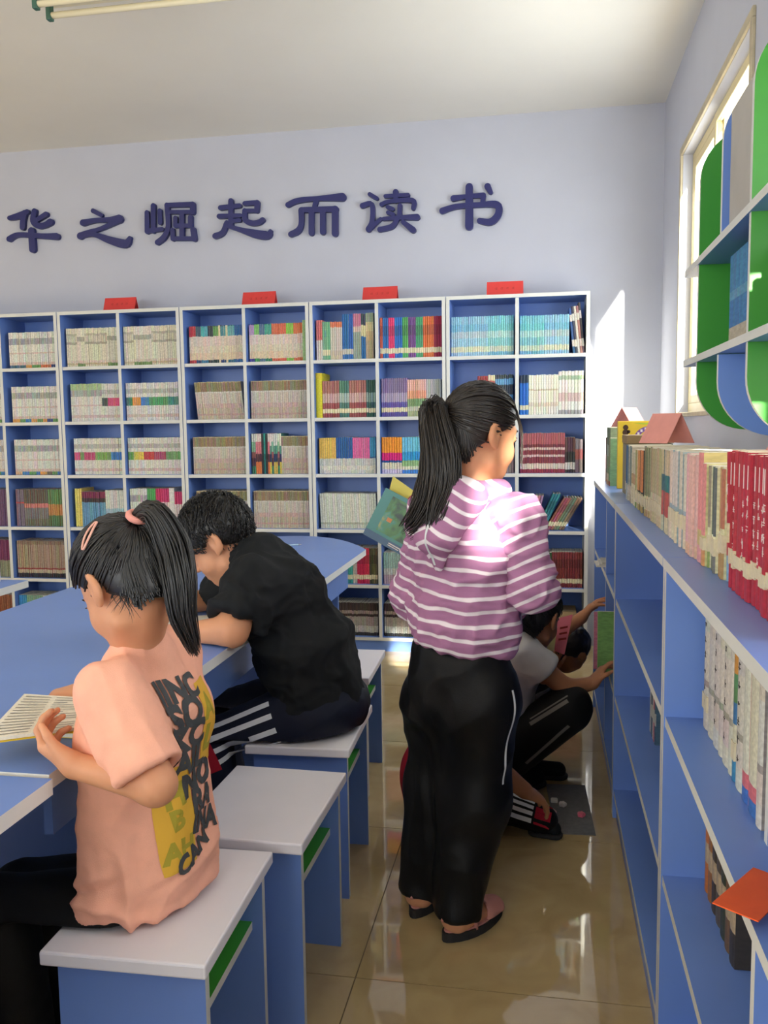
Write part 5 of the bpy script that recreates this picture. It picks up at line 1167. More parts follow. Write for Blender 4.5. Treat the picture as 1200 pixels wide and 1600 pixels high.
# ================================================================= boy in the black T-shirt
def boy_black():
    Y = -2.55; pel = at(497, 1098, Y); mid = at(476, 1010, Y); ch = at(432, 925, Y-.01); nb = at(396, 868, Y-.01)
    lat = np.array([0., 1., 0]); s = 1.08
    hc = at(343, 843, Y-.01); R = frame((-.80, -.03, -.62), (-.6, 0, .8))
    shL = at(392, 915, Y-.165); shR = at(392, 905, Y+.165); elL = at(362, 985, Y-.26); wrL = at(292, 990, Y-.22); elR = at(330, 940, Y+.20); wrR = at(270, 940, Y+.05)
    hipL = pel+np.array([-.03, -.09, -.01]); hipR = pel+np.array([-.03, .09, -.01]); knL = at(322, 1172, Y-.14); knR = at(330, 1120, Y+.16)
    anL = np.array([knL[0]+.06, knL[1], .08]); anR = np.array([knR[0]+.06, knR[1], .08])
    it = torso([pel, mid, ch], [.10, .095, .09], lat, 1.35)+[('+', cone(ch, nb, .085, .05, lat, 1.4), .05), ('+', cone(nb, V3(hc)+R@(np.array([0, -.03, -.055])*s), .054, .052), .03)]
    it += head_items(hc, R, s)+joint_chain([shL, elL, wrL], [.05, .044, .03])+joint_chain([shR, elR, wrR], [.05, .042, .028])+[('+', cone(ch, shL, .06, .05), .04), ('+', cone(ch, shR, .06, .05), .04)]
    it += hand_items(wrL, (-1, .35, -.12), (0, .1, -1), -1, .95, (.3, .35, .4, .45), .08)+hand_items(wrR, (-1, -.3, -.15), (0, 0, -1), 1, .95, (.4, .45, .5, .5), .08)
    it = [('g', it+joint_chain([hipL, knL], [.07, .05])+joint_chain([hipR, knR], [.07, .05])+[('cut', (0, 0, .458), -UP, .004)], 0), ('g', joint_chain([knL, anL], [.05, .04])+joint_chain([knR, anR], [.05, .04]), .02), SLAB]
    org = (pel[0], pel[1], 0); body = sobj('person', solid(it, .0045, 1), M_skin, None, None, org); tag(body, 'seated boy in a black T-shirt bending over the long blue table', 'person', 'children in the reading room')
    sh = torso([pel+UP*.02, mid, ch], [.135, .13, .118], lat, 1.3)+[('+', cone(ch, nb+(ch-nb)*.2, .112, .066, lat, 1.45), .06), ('+', cone(nb, nb+(hc-nb)*.3, .066, .062), .03)]
    slv = lambda a, b, q: [('g', [('+', cone(a+(b-a)*-.05, a+(b-a)*1.0, .075, .082), 0), ('cut', a+(b-a)*q, b-a, .006), ('-', cone(a+(b-a)*.5, b+(b-a)*.3, .05, .066), .004)], .05)]
    spd = unit(ch-pel); sh = [('g', sh+[('cut', (0, 0, .464), -UP, .006), ('cut', pel-UP*.035+np.array([0, 0, 0]), unit((.35, 0, -.9)), .01), ('-', cone(nb+(hc-nb)*.3, nb+(hc-nb)*.95, .058, .075), .008)], 0)]+slv(shL, elL, .80)+slv(shR, elR, .8)+[('-', boxp((-1.99, -3.95, .705), (-1.076, -1.2, .768)), 0)]
    f1 = folds(.018, 8, (.8, 1, 1.2), 4); f2 = folds(.009, 18, (1, .6, 1), 5); VF = solid(sh, .006, 2, lambda V: f1(V)+f2(V))
    sobj('t_shirt', VF, M_blk, body)
    tr = [('g', torso([pel-UP*.0, pel+UP*.06], [.105, .10], lat, 1.35)+joint_chain([hipL, knL], [.095, .078], .05)+joint_chain([hipR, knR], [.095, .078], .05)+[('+', ell(pel+np.array([.04, 0, -.0]), (.115, .15, .09)), .05), ('cut', (0, 0, .459), -UP, .006)], 0), ('g', joint_chain([knL, anL], [.076, .07])+joint_chain([knR, anR], [.076, .07])+[('cut', (0, 0, .075), -UP, .01)], .03)]
    VT = solid(tr, .006, 2, folds(.007, 9, (1, 1, 1.3), 6)); tro = sobj('trousers', VT, M_navy, body)
    tdir = unit(knL-hipL); outw = unit(np.array([0, -1, .0])-tdir*(np.array([0, -1, 0])@tdir)); upw = np.cross(tdir, outw); upw = upw if upw[2] > 0 else -upw
    for i in range(4):
        q = .048-.026*i; dv = unit(outw+upw*(.45-.18*i))
        decal_strip('side_stripe', VT, lerp_path(hipL+tdir*.06+upw*q, hipL+(knL-hipL)*.86+upw*q*.9, dv, dv), .015, M_str, tro)
    decal_strip('red_knee_panel', VT, lerp_path(hipL+(knL-hipL)*.86+upw*.0, knL+tdir*.03, outw+upw*.2, outw+upw*.2, 12), .13, M_redcl, tro, .003)
    for a in (anL, anR): shoe('shoe', (a[0]+.06, a[1], 0), (a[0]-.19, a[1], 0), .05, .08, M_blk, M_solew, body)
    # short cropped hair: cap plus clumps
    sobj('hair', solid(cap_items(hc, R, s, .014, (0, .52, -.854), .012, .034), .004, 2), M_hair, body)
    st = []; nr = unit((0, .52, -.854))
    while len(st) < 2200:
        d = unit(nrg.normal(size=3)); p = np.array([0, -.008, .028])+d*np.array([.0735, .091, .088])
        if p@nr > .016: continue
        if abs(p[0]) > .06 and p[2] < .012 and -.03 < p[1] < .02: continue
        g = unit(np.array([d[0]*.8, .55 if d[2] > .2 else -.1, -.55])); e = unit(d+g*.34*(.6+.5*nrg.rand())); ts = np.linspace(0, 1, 6); st.append([skull(hc, R, s, q, .0135+.011*math.sin(math.pi*(.15+.6*t))*nrg.rand()) for q, t in zip(slerp(d, e, ts), ts)])
    sobj('hair_strands', tubes(st, .0016), M_hair, body); face_parts(hc, R, s, body); attach(body, org)
    # paper under his arms
    pc = np.array([-1.36, -2.58, TZ+.0008]); o = MB().box((-.13, -.1, 0), (.13, .1, .0025)).build('notebook', mat('notebook_paper', (226, 224, 216), .8), loc=pc); o.rotation_euler = (0, 0, .3); tag(o, 'white notebook on the table under the arms of the boy', 'notebook')
boy_black()

# ================================================================= standing girl in the striped hoodie
def girl_stripes():
    Y = -2.76; f = unit((.50, .87, 0)); rt = np.array([f[1], -f[0], 0]); s = 1.03
    pel = at(718, 1058, Y); mid = at(722, 960, Y); ch = at(730, 860, Y); nb = at(738, 772, Y+.01)
    hc = at(751, 676, Y+.035); R = frame((.78, .62, -.22), (.1, .1, 1))
    shR = nb+rt*.13-UP*.062; shL = nb-rt*.13-UP*.07; elR = at(832, 915, Y-.07); wrR = at(800, 948, Y+.10)
    elL = at(650, 930, Y+.09); wrL = at(652, 862, Y+.30)
    hipL = pel-rt*.075-UP*.05; hipR = pel+rt*.075-UP*.05
    anL = at(668, 1392, -2.74); anL[2] = .085; anL = np.array([-.575, -2.735, .085]); anR = np.array([-.475, -2.825, .085]); knL = (hipL+anL)/2+f*.03-rt*.005; knR = (hipR+anR)/2+f*.025
    it = torso([pel, mid, ch], [.088, .08, .085], rt, 1.35)+[('+', cone(ch, nb, .08, .045, rt, 1.35), .05), ('+', cone(nb, V3(hc)+R@(np.array([0, -.025, -.06])*s), .041, .043), .03)]
    it += head_items(hc, R, s)+joint_chain([shL, elL, wrL], [.04, .034, .024])+joint_chain([shR, elR, wrR], [.04, .034, .024])+[('+', cone(ch, shL, .05, .042), .04), ('+', cone(ch, shR, .05, .042), .04)]
    it += hand_items(wrR, unit(f*.5-rt*.8+UP*.15), (0, 0, 1), 1, .9, (.7, .7, .75, .8), .06)+hand_items(wrL, unit(f*.2+rt*.1+UP*.6), unit(f*.3-rt*.2), -1, .9, (.6, .65, .7, .75), .06)
    it += joint_chain([hipL, knL, anL], [.065, .045, .032])+joint_chain([hipR, knR, anR], [.065, .045, .032])
    # feet
    hR, tR = np.array([-.505, -2.88, 0]), np.array([-.362, -2.712, 0]); hL, tL = np.array([-.60, -2.785, 0]), np.array([-.53, -2.575, 0])
    for h_, t_, a_ in ((hR, tR, anR), (hL, tL, anL)):
        d_ = unit(t_-h_); it += [('+', cone(a_, h_+d_*.05+UP*.052, .032, .032), .02), ('+', cone(h_+d_*.04+UP*.045, t_-d_*.05+UP*.036, .03, .022, np.cross(d_, UP), 1.3), .02)]
    org = (pel[0], pel[1], 0); body = sobj('person', solid(it, .0045, 1), M_skin, None, None, org); tag(body, 'standing girl in a purple striped hoodie with a low ponytail, back turned', 'person', 'children in the reading room')
    # hoodie
    sm = bpy.data.materials.new('purple_stripe_knit'); sm.use_nodes = True; nt = sm.node_tree; b = nt.nodes['Principled BSDF']; b.inputs['Roughness'].default_value = .85; b.inputs['Specular IOR Level'].default_value = .2
    a = nt.nodes.new('ShaderNodeAttribute'); a.attribute_name = 'sv'; tcn = nt.nodes.new('ShaderNodeTexCoord'); nn = nt.nodes.new('ShaderNodeTexNoise'); nn.inputs['Scale'].default_value = 14; nt.links.new(tcn.outputs['Object'], nn.inputs['Vector'])
    m1 = nt.nodes.new('ShaderNodeMath'); m1.operation = 'MULTIPLY_ADD'; m1.inputs[1].default_value = .006; nt.links.new(nn.outputs[0], m1.inputs[0]); nt.links.new(a.outputs['Fac'], m1.inputs[2])
    m2 = nt.nodes.new('ShaderNodeMath'); m2.operation = 'DIVIDE'; m2.inputs[1].default_value = .0345; nt.links.new(m1.outputs[0], m2.inputs[0])
    m3 = nt.nodes.new('ShaderNodeMath'); m3.operation = 'FRACT'; nt.links.new(m2.outputs[0], m3.inputs[0])
    rp = nt.nodes.new('ShaderNodeValToRGB'); e = rp.color_ramp.elements; pu, wh = (*lin((170, 118, 154)), 1), (*lin((238, 226, 232)), 1)
    e[0].position = 0; e[0].color = wh; e[1].position = .22; e[1].color = wh; q = rp.color_ramp.elements.new(.28); q.color = pu; q = rp.color_ramp.elements.new(.95); q.color = pu; q = rp.color_ramp.elements.new(1.0); q.color = wh
    nt.links.new(m3.outputs[0], rp.inputs[0]); nt.links.new(rp.outputs[0], b.inputs['Base Color'])
    n2 = nt.nodes.new('ShaderNodeTexNoise'); n2.inputs['Scale'].default_value = 500; nt.links.new(tcn.outputs['Object'], n2.inputs['Vector']); bp_ = nt.nodes.new('ShaderNodeBump'); bp_.inputs['Strength'].default_value = .2; bp_.inputs['Distance'].default_value = .003; nt.links.new(n2.outputs[0], bp_.inputs['Height']); nt.links.new(bp_.outputs[0], b.inputs['Normal'])
    tp_ = [pel+UP*.02, mid, ch]; tr_ = [.110, .106, .104]
    sh = torso(tp_, tr_, rt, 1.28)+[('+', cone(ch, nb-UP*.03, .10, .058, rt, 1.5), .06)]
    sh = [('g', sh+[('cut', pel+UP*.098, -UP-rt*.16, .012)], 0)]
    hd = nb-f*.075-UP*.03          # hood bag hanging on the back
    hood = [('+', cone(nb+rt*.075-f*.0+UP*.005, nb-f*.065-UP*.0, .034, .036), .02), ('+', cone(nb-rt*.075-f*.0+UP*.005, nb-f*.065-UP*.0, .034, .036), .02), ('+', cone(nb-f*.09-UP*.0, nb-f*.165-UP*.10, .058, .034, rt, 1.7), .03), ('+', cone(nb-f*.155-UP*.1, nb-f*.15-UP*.175, .036, .010, rt, 1.3), .02), ('+', cone(nb+rt*.075+UP*.005, nb+rt*.03+f*.08-UP*.02, .034, .028), .02), ('+', cone(nb-rt*.075+UP*.005, nb-rt*.03+f*.08-UP*.02, .034, .028), .02)]
    f1 = folds(.020, 9, (1, 1, .35), 11); f2 = folds(.011, 16, (1, 1, 1.6), 12); f3 = folds(.016, 10, (1, 1, 2.5), 13)
    segs = [(pel, ch, .11, .11, 0, 1, UP), (ch, nb, .11, .07, ch[2]-pel[2], 1, UP)]
    VF = solid(sh, .005, 2, lambda V: f1(V)+f2(V)); c_, i_ = coord(VF[0], segs)
    hoodie = sobj('hoodie', VF, sm, body, {'sv': c_+.008*vnoise(VF[0]*7)+.004*vnoise(VF[0]*18)+.06*((VF[0]-pel)@rt)})
    for S_, E_, W_ in ((shL, elL, wrL), (shR, elR, wrR)):
        S0 = S_+(nb-UP*.06-S_)*.22; VS = solid([('+', cone(S0, S_, .062, .062), .02), ('+', cone(S_, E_, .062, .055), .03), ('+', cone(E_, W_, .055, .034), .04)], .005, 2, lambda V: f2(V)+f3(V)*.8)
        c_ = -((VS[0]-S0)@unit(E_-S0))*1.15
        sobj('sleeve', VS, sm, hoodie, {'sv': c_+.006*vnoise(VS[0]*9)})
    VH = solid(hood, .0045, 2, folds(.006, 16, (1, 1, .8), 14)); sobj('hood', VH, sm, hoodie, {'sv': (VH[0]-nb)@UP+.45*np.abs((VH[0]-nb)@rt)+.006*vnoise(VH[0]*12)})
    # seam down the hood
    decal_strip('hood_seam', VH, [(nb-f*.1-UP*(.0+.165*t), -f) for t in np.linspace(0, 1, 18)], .006, M_str, hoodie)
    tr = torso([pel-UP*.04, pel+UP*.05], [.105, .10], rt, 1.36)+joint_chain([hipL, knL, anL-UP*.02], [.092, .078, .064], .05)+joint_chain([hipR, knR, anR-UP*.02], [.092, .08, .066], .05)+[('cut', (0, 0, .055), -UP, .008), ('-', cone(anL, anL-UP*.1, .05, .05), .004), ('-', cone(anR, anR-UP*.1, .05, .05), .004)]
    VT = solid(tr, .006, 2, folds(.016, 8, (1, 1, .6), 15)); tro = sobj('trousers', VT, cloth('black_satin', (16, 16, 17), .42), body)
    decal_strip('side_piping', VT, lerp_path(hipR+UP*.05, hipR+(knR-hipR)*.75, rt-f*.15, rt-f*.15), .007, M_str, tro)
    # sandals
    M_pk = mat('pink_leather', (206, 140, 128), .5, .05); M_in = mat('brown_insole', (96, 66, 56), .7)
    for h_, t_ in ((hR, tR), (hL, tL)):
        d_ = unit(t_-h_); sd = np.cross(d_, UP); root = MB(); outl = []
        L_ = np.linalg.norm(t_-h_)
        for q in range(24):
            a = 2*math.pi*q/24; w = .036*(1-.12*math.cos(a)); outl.append((h_+d_*(L_/2)+d_*math.cos(a)*(L_/2)+sd*math.sin(a)*w*(1-.15*math.cos(2*a)))[:2])
        so_ = MB().prism(outl, .0005, .024).build('sandal_sole', M_soled, body); c0 = (h_+t_)[:2]/2
        MB().prism([c0+(o_-c0)*.93 for o_ in map(np.array, outl)], .0242, .029).build('insole', M_pk, so_)
        toe = [('+', cone(t_-d_*.075+UP*.036, t_-d_*.035+UP*.03, .036, .03, sd, 1.15), .02), ('cut', h_+UP*.026, -UP, .003), ('-', cone(t_-d_*.12+UP*.04, t_-d_*.07+UP*.04, .034, .026, sd, 1.1), .004)]
        sobj('toe_upper', solid(toe, .0035, 1), M_pk, body)
        def strap(p, q, h1): MB().tube([p+UP*.02, p+UP*h1*.7-sd*0, (p+q)/2+UP*h1, q+UP*h1*.7, q+UP*.02], [.006]*5, 6).build('ankle_strap', M_pk, body, True)
        strap(h_+d_*.085+sd*.036, h_+d_*.085-sd*.036, .085)
        MB().tube([h_+d_*.085+sd*.04+UP*.05, h_+d_*.03+sd*.034+UP*.06, h_-d_*.002+UP*.062, h_+d_*.03-sd*.034+UP*.06, h_+d_*.085-sd*.04+UP*.05], .006, 6).build('heel_strap', M_pk, body, True)
    tie = (-.12, -.98, .02); tied_hair(hc, R, s, tie, body, M_hair2, (0, .66, -.75), .008, 420, True); tp = skull(hc, R, s, tie, .014)
    bundle('ponytail', [tp, tp-(R[:, 1])*.035+UP*.002, at(688, 712, Y-.08), at(684, 765, Y-.1), at(664, 805, Y-.12), at(636, 832, Y-.1)], [.014, .036, .054, .056, .044, .026], 420, M_hair2, body, .0019, 7, 2.6, .6)
    bundle('ponytail_ends', [tp-(R[:, 1])*.02, at(690, 710, Y-.09), at(694, 755, Y-.10), at(680, 800, Y-.135), at(668, 842, Y-.145)], [.012, .03, .04, .026, .010], 200, M_hair2, body, .0019, 8, 2., .7)
    band('hair_tie', tp+(R@unit(tie))*.003, R@unit(tie), .016, .007, M_blk, body)
    g = []
    for k in range(60):
        a = skull(hc, R, s, unit((.55+.2*nrg.rand(), .62+.2*nrg.rand(), .35-.2*nrg.rand())), .012); L2 = .06+.07*nrg.rand(); g.append([a+R[:, 1]*.014*math.sin(t*2.4)+R[:, 0]*.006*t*(nrg.rand()-.3)-UP*L2*t for t in np.linspace(0, 1, 9)])
    sobj('side_hair', tubes(g, .0009), M_hair2, body); face_parts(hc, R, s, body); attach(body, org)
    # the teal picture book she holds
    C_ = [at(603, 762, -2.35), at(567, 834, -2.35), at(634, 872, -2.385), at(676, 800, -2.385)]
    bk = empty('picture_book', C_[2]); tag(bk, 'teal and green picture book held by the standing girl', 'book'); Lb = V3(C_[2]); nrm = unit(np.cross(C_[1]-C_[0], C_[3]-C_[0])); nrm = nrm if nrm[1] < 0 else -nrm
    def slab(nm, pts, d0, d1, m):
        Vv = [V3(p)-Lb+nrm*d0 for p in pts]+[V3(p)-Lb+nrm*d1 for p in pts]; return mesh(nm, Vv, [(0, 1, 2, 3), (7, 6, 5, 4), (0, 4, 5, 1), (1, 5, 6, 2), (2, 6, 7, 3), (3, 7, 4, 0)], m, bk)
    ctr = sum(C_)/4; cm = bpy.data.materials.new('jungle_print'); cm.use_nodes = True; nt = cm.node_tree; b = nt.nodes['Principled BSDF']; b.inputs['Roughness'].default_value = .35
    tcn = nt.nodes.new('ShaderNodeTexCoord'); nn = nt.nodes.new('ShaderNodeTexNoise'); nn.inputs['Scale'].default_value = 16; nn.inputs['Detail'].default_value = 3; nn.inputs['Distortion'].default_value = 1.2; nt.links.new(tcn.outputs['Object'], nn.inputs['Vector'])
    rp = nt.nodes.new('ShaderNodeValToRGB'); el = rp.color_ramp.elements; el[0].position = .36; el[0].color = (*lin((20, 50, 40)), 1); el[1].position = .7; el[1].color = (*lin((170, 160, 70)), 1)
    for p_, c_ in ((.44, (50, 100, 50)), (.52, (70, 130, 60)), (.6, (60, 140, 120))): q = el.new(p_); q.color = (*lin(c_), 1)
    nt.links.new(nn.outputs[0], rp.inputs[0]); nt.links.new(rp.outputs[0], b.inputs['Base Color'])
    cv = slab('cover', C_, 0, -.002, mat('teal_cover', (50, 130, 124), .35)); slab('pages', [ctr+(c-ctr)*.97 for c in C_], -.0022, -.012, M_page)
    B2 = lambda u, v: (1-v)*((1-u)*C_[0]+u*C_[3])+v*((1-u)*C_[1]+u*C_[2])
    def img(nm, u0, u1, v0, v1, d, m): o = slab(nm, [B2(u0, v0), B2(u0, v1), B2(u1, v1), B2(u1, v0)], d, d-.0004, m); return o
    img('cover_picture', .2, .95, .08, .8, .0006, cm); img('cover_band', .0, 1, .86, 1., .0006, mat('blue_band', (40, 84, 120), .35)); img('cover_text', .55, .85, .9, .92, .001, M_ink); img('cover_text', .55, .8, .94, .955, .001, M_ink)
    img('cover_creature', .3, .4, .48, .56, .0011, mat('orange_print', (210, 130, 60), .4))
    yp = [at(614, 744, -2.33), at(608, 766, -2.33), at(632, 784, -2.33), at(648, 768, -2.33)]; slab('yellow_page', yp, 0, -.0006, mat('yellow_page', (226, 214, 110), .7))
girl_stripes()

# ================================================================= crouching child in the white T-shirt
def crouching():
    Y = -1.86; lat = np.array([0, 1., 0]); s = .95
    pel = at(786, 1150, Y); mid = at(783, 1090, Y); ch = at(800, 1035, Y); nb = at(818, 992, Y); hc = at(840, 962, Y-.02); R = frame((.42, .80, -.42), (.2, .3, .9))
    shR = at(816, 1016, Y-.125); shL = at(820, 1004, Y+.125); elR = at(884, 1076, Y-.09); wrR = at(925, 1068, Y-.04); elL = at(874, 988, Y+.34); wrL = at(908, 966, Y+.38)
    hipR = pel+np.array([.03, -.075, 0]); hipL = pel+np.array([.03, .075, 0]); knR = at(888, 1106, Y-.1); knL = at(886, 1100, Y+.12); anR = at(806, 1184, Y-.09); anL = anR+np.array([.02, .2, 0])
    it = torso([pel, mid, ch], [.09, .08, .085], lat, 1.3)+[('+', cone(ch, nb, .08, .045, lat, 1.35), .05), ('+', cone(nb, V3(hc)+R@np.array([0, -.025, -.055]), .04, .04), .03)]+head_items(hc, R, s)
    it += joint_chain([shR, elR, wrR], [.04, .034, .024])+joint_chain([shL, elL, wrL], [.04, .033, .024])+[('+', cone(ch, shL, .05, .042), .04), ('+', cone(ch, shR, .05, .042), .04)]
    it += hand_items(wrR, at(948, 1034, Y)-wrR, (1, .3, .2), -1, .85, (.35, .4, .45, .5), .1)+hand_items(wrL, at(934, 936, Y+.38)-wrL, (1, 0, -.3), 1, .85, (.3, .3, .35, .4), .16)
    it += joint_chain([hipR, knR, anR], [.06, .045, .035])+joint_chain([hipL, knL, anL], [.06, .045, .035])
    org = (pel[0], pel[1], 0); body = sobj('person', solid(it, .0045, 1), M_skin2, None, None, org); tag(body, 'crouching child in a white T-shirt reaching into the low bookcase', 'person', 'children in the reading room')
    slv = lambda a, b: [('g', [('+', cone(a, b, .062, .072), 0), ('cut', a+(b-a)*.52, b-a, .005), ('-', cone(a+(b-a)*.35, b, .045, .062), .004)], .035)]
    sh = [('g', torso([pel+UP*.03, mid, ch], [.112, .105, .104], lat, 1.3)+[('+', cone(ch, nb+(ch-nb)*.25, .1, .055, lat, 1.5), .06), ('cut', pel+UP*.0, -UP, .01), ('-', cone(nb, nb+(hc-nb)*.7, .046, .06), .006)], 0)]+slv(shR, elR)+slv(shL, elL)
    sobj('t_shirt', solid(sh, .006, 2, folds(.007, 10, (1, 1, 1), 21)), M_wht, body)
    tr = torso([pel, pel+UP*.06], [.1, .095], lat, 1.35)+joint_chain([hipR, knR, anR], [.085, .072, .058], .05)+joint_chain([hipL, knL, anL], [.085, .072, .058], .05)+[('cut', (0, 0, .03), -UP, .01)]
    VT = solid(tr, .006, 2, folds(.006, 9, (1, 1, 1), 22)); tro = sobj('trousers', VT, M_bpant, body)
    for dz, w in ((.014, .013), (.032, .005)):
        pth = [(hipR+(knR-hipR)*t+UP*(dz+.012), (0, -1, .35)) for t in np.linspace(.35, .98, 16)]; decal_strip('side_stripe', VT, pth, w, mat('grey_piping', (120, 116, 110), .7), tro)
    pth = [(knR+(anR-knR)*t-UP*.02, (0, -1, -.2)) for t in np.linspace(.0, .8, 16)]; decal_strip('side_stripe', VT, pth, .012, mat('grey_piping', (120, 116, 110)), tro)
    fl = on(848, 1222, 2, 0)
    shoe('shoe', (anR[0]-.03, anR[1], 0), (fl[0]+.0, fl[1], 0), .042, .075, M_blk, M_soled, body); shoe('shoe', (anL[0]-.03, anL[1], 0), (anL[0]+.17, anL[1], 0), .042, .075, M_blk, M_soled, body)
    tie = (0, -.95, .3); tied_hair(hc, R, s, tie, body, M_hair, (0, .68, -.73), .008, 250, True); tp = skull(hc, R, s, tie, .014)
    bundle('ponytail', [tp, tp+np.array([-.03, -.03, -.01]), tp+np.array([-.02, -.06, -.08]), tp+np.array([.03, -.07, -.14])], [.012, .024, .026, .01], 140, M_hair, body, .002, 9)
    band('hair_tie', tp, R@unit(tie), .015, .006, M_blk, body); face_parts(hc, R, s, body); attach(body, org)
crouching()

# ================================================================= child in red kneeling over the grey mat
def kneeling_red():
    Y = -2.30; lat = np.array([0, 1., 0]); s = .95
    pel = at(690, 1262, Y); mid = at(690, 1205, Y); ch = at(712, 1150, Y); nb = at(735, 1112, Y); hc = at(752, 1075, Y+.02); R = frame((.75, 0, -.66), (.6, 0, .75))
    shR = at(748, 1165, Y-.11); shL = at(728, 1145, Y+.13); elR = at(776, 1200, Y-.10); wrR = at(818, 1234, Y-.06); elL = at(760, 1200, Y+.2); wrL = at(760, 1240, Y+.16)
    hipR = pel+np.array([.02, -.07, -.0]); hipL = pel+np.array([.02, .075, -.0]); knR = at(765, 1252, Y+.06); anR = at(850, 1280, Y+.07); knL = at(740, 1240, Y+.22); anL = np.array([pel[0]-.05, Y+.1, .05])
    it = torso([pel, mid, ch], [.085, .08, .085], lat, 1.3)+[('+', cone(ch, nb, .08, .045, lat, 1.35), .05), ('+', cone(nb, V3(hc)+R@np.array([0, -.025, -.055]), .04, .04), .03)]+head_items(hc, R, s)
    it += joint_chain([shR, elR, wrR], [.04, .034, .026])+joint_chain([shL, elL, wrL], [.04, .033, .024])+[('+', cone(ch, shL, .05, .042), .04), ('+', cone(ch, shR, .05, .042), .04)]
    it += hand_items(wrR, at(864, 1256, Y+.02)-wrR, (.2, .4, -1), 1, .95, (.3, .3, .38, .45), .1)+hand_items(wrL, (.4, -.4, -.5), (0, -.5, -1), -1, .85, (.4, .4, .4, .4), .1)
    it += joint_chain([hipR, knR, anR], [.06, .05, .035])+joint_chain([hipL, knL, anL], [.055, .045, .035])
    org = (pel[0], pel[1], 0); body = sobj('person', solid(it, .0045, 1), M_skin2, None, None, org); tag(body, 'child in red kneeling behind the standing girl, hand over the grey mat', 'person', 'children in the reading room')
    slv = lambda a, b: [('g', [('+', cone(a, b, .06, .066), 0), ('cut', a+(b-a)*.9, b-a, .005), ('-', cone(a+(b-a)*.6, b+(b-a)*.3, .044, .056), .004)], .035)]
    sh = [('g', torso([pel+UP*.03, mid, ch], [.118, .12, .108], lat, 1.25)+[('+', cone(ch, nb+(ch-nb)*.25, .1, .055, lat, 1.4), .06), ('cut', pel-UP*.02, -UP, .01), ('-', cone(nb, nb+(hc-nb)*.7, .046, .06), .006)], 0)]+slv(shR, elR)+slv(shL, elL)
    sobj('t_shirt', solid(sh, .006, 2, folds(.006, 10, (1, 1, 1), 31)), M_redcl, body)
    tr = torso([pel, pel+UP*.05], [.092, .09], lat, 1.3)+joint_chain([hipR, knR, anR], [.075, .058, .045], .05)+joint_chain([hipL, knL, anL], [.075, .06, .05], .05)+[('cut', (0, 0, .012), -UP, .008)]
    VT = solid(tr, .006, 2, folds(.005, 9, (1, 1, 1), 32)); tro = sobj('trousers', VT, M_bpant, body); td = unit(anR-knR); ow = unit(np.array([0, -.75, .65])); uw = np.cross(td, ow); uw = uw if uw[2] > 0 else -uw
    for i in range(4): decal_strip('side_stripe', VT, lerp_path(knR-td*.03+uw*(.036-.024*i), knR+(anR-knR)*.8+uw*(.030-.02*i), ow, ow, 20), .012, M_str, tro)
    decal_strip('red_cuff', VT, lerp_path(knR+(anR-knR)*.84, knR+(anR-knR)*1.12, ow, ow, 10), .07, M_redcl, tro)
    shoe('shoe', (anR[0]-.05, anR[1]-.0, 0), (anR[0]+.06, anR[1]-.02, 0), .03, .05, M_blk, M_soled, body)
    hl = on(641, 1300, 2, 0); shoe('shoe', (hl[0], hl[1], 0), (hl[0]+.19, hl[1]+.03, 0), .04, .06, mat('brown_pink_leather', (150, 96, 84), .6), M_soled, body)
    sobj('hair', solid(cap_items(hc, R, s, .012, (0, .52, -.854), .01, .034), .005, 2), M_hair, body); face_parts(hc, R, s, body); attach(body, org)
    # mat and game pieces
    C_ = [on(u, v, 2, 0) for u, v in [(853, 1226), (914, 1228), (931, 1306), (868, 1303)]]; ctr = sum(C_)/4
    Vv = [c-ctr+UP*.003 for c in C_]+[c-ctr+UP*.0003 for c in C_]
    o = mesh('play_mat', Vv, [(3, 2, 1, 0), (4, 5, 6, 7), (0, 1, 5, 4), (1, 2, 6, 5), (2, 3, 7, 6), (3, 0, 4, 7)], mat('grey_felt', (120, 118, 116), .95, .1, 60., .4, 400), loc=ctr); tag(o, 'grey felt mat lying on the tiled floor', 'mat')
    for (u, v), c, lb, kind in [((866, 1251), (232, 230, 226), 'white game piece nearest the fingers on the grey mat', 0), ((879, 1257), (226, 220, 218), 'white game piece right of the fingers on the grey mat', 1), ((863, 1269), (236, 190, 190), 'pale pink game piece below the fingers on the grey mat', 1), ((908, 1273), (226, 110, 130), 'deep pink game piece alone on the right of the grey mat', 2)]:
        p = on(u, v, 2, .008); r = .0125; n = 10; pl = [(r*(1+.18*math.cos(5*a))*math.cos(a), r*(1+.18*math.cos(5*a))*math.sin(a)) for a in np.linspace(0, 2*math.pi, 20, endpoint=False)] if kind else [(-.012, -.009), (.012, -.009), (.012, .009), (-.012, .009)]
        mb = MB(); mb.prism([(x*.9, y*.9) for x, y in pl], 0, .003); mb.prism(pl, .003, .010); mb.prism([(x*.8, y*.8) for x, y in pl], .010, .013); o = mb.build('game_piece', mat('game_%d_%d' % (c[1], kind), c, .4), loc=(p[0], p[1], .0032)); tag(o, lb, 'game piece', 'game pieces on the mat')
kneeling_red()

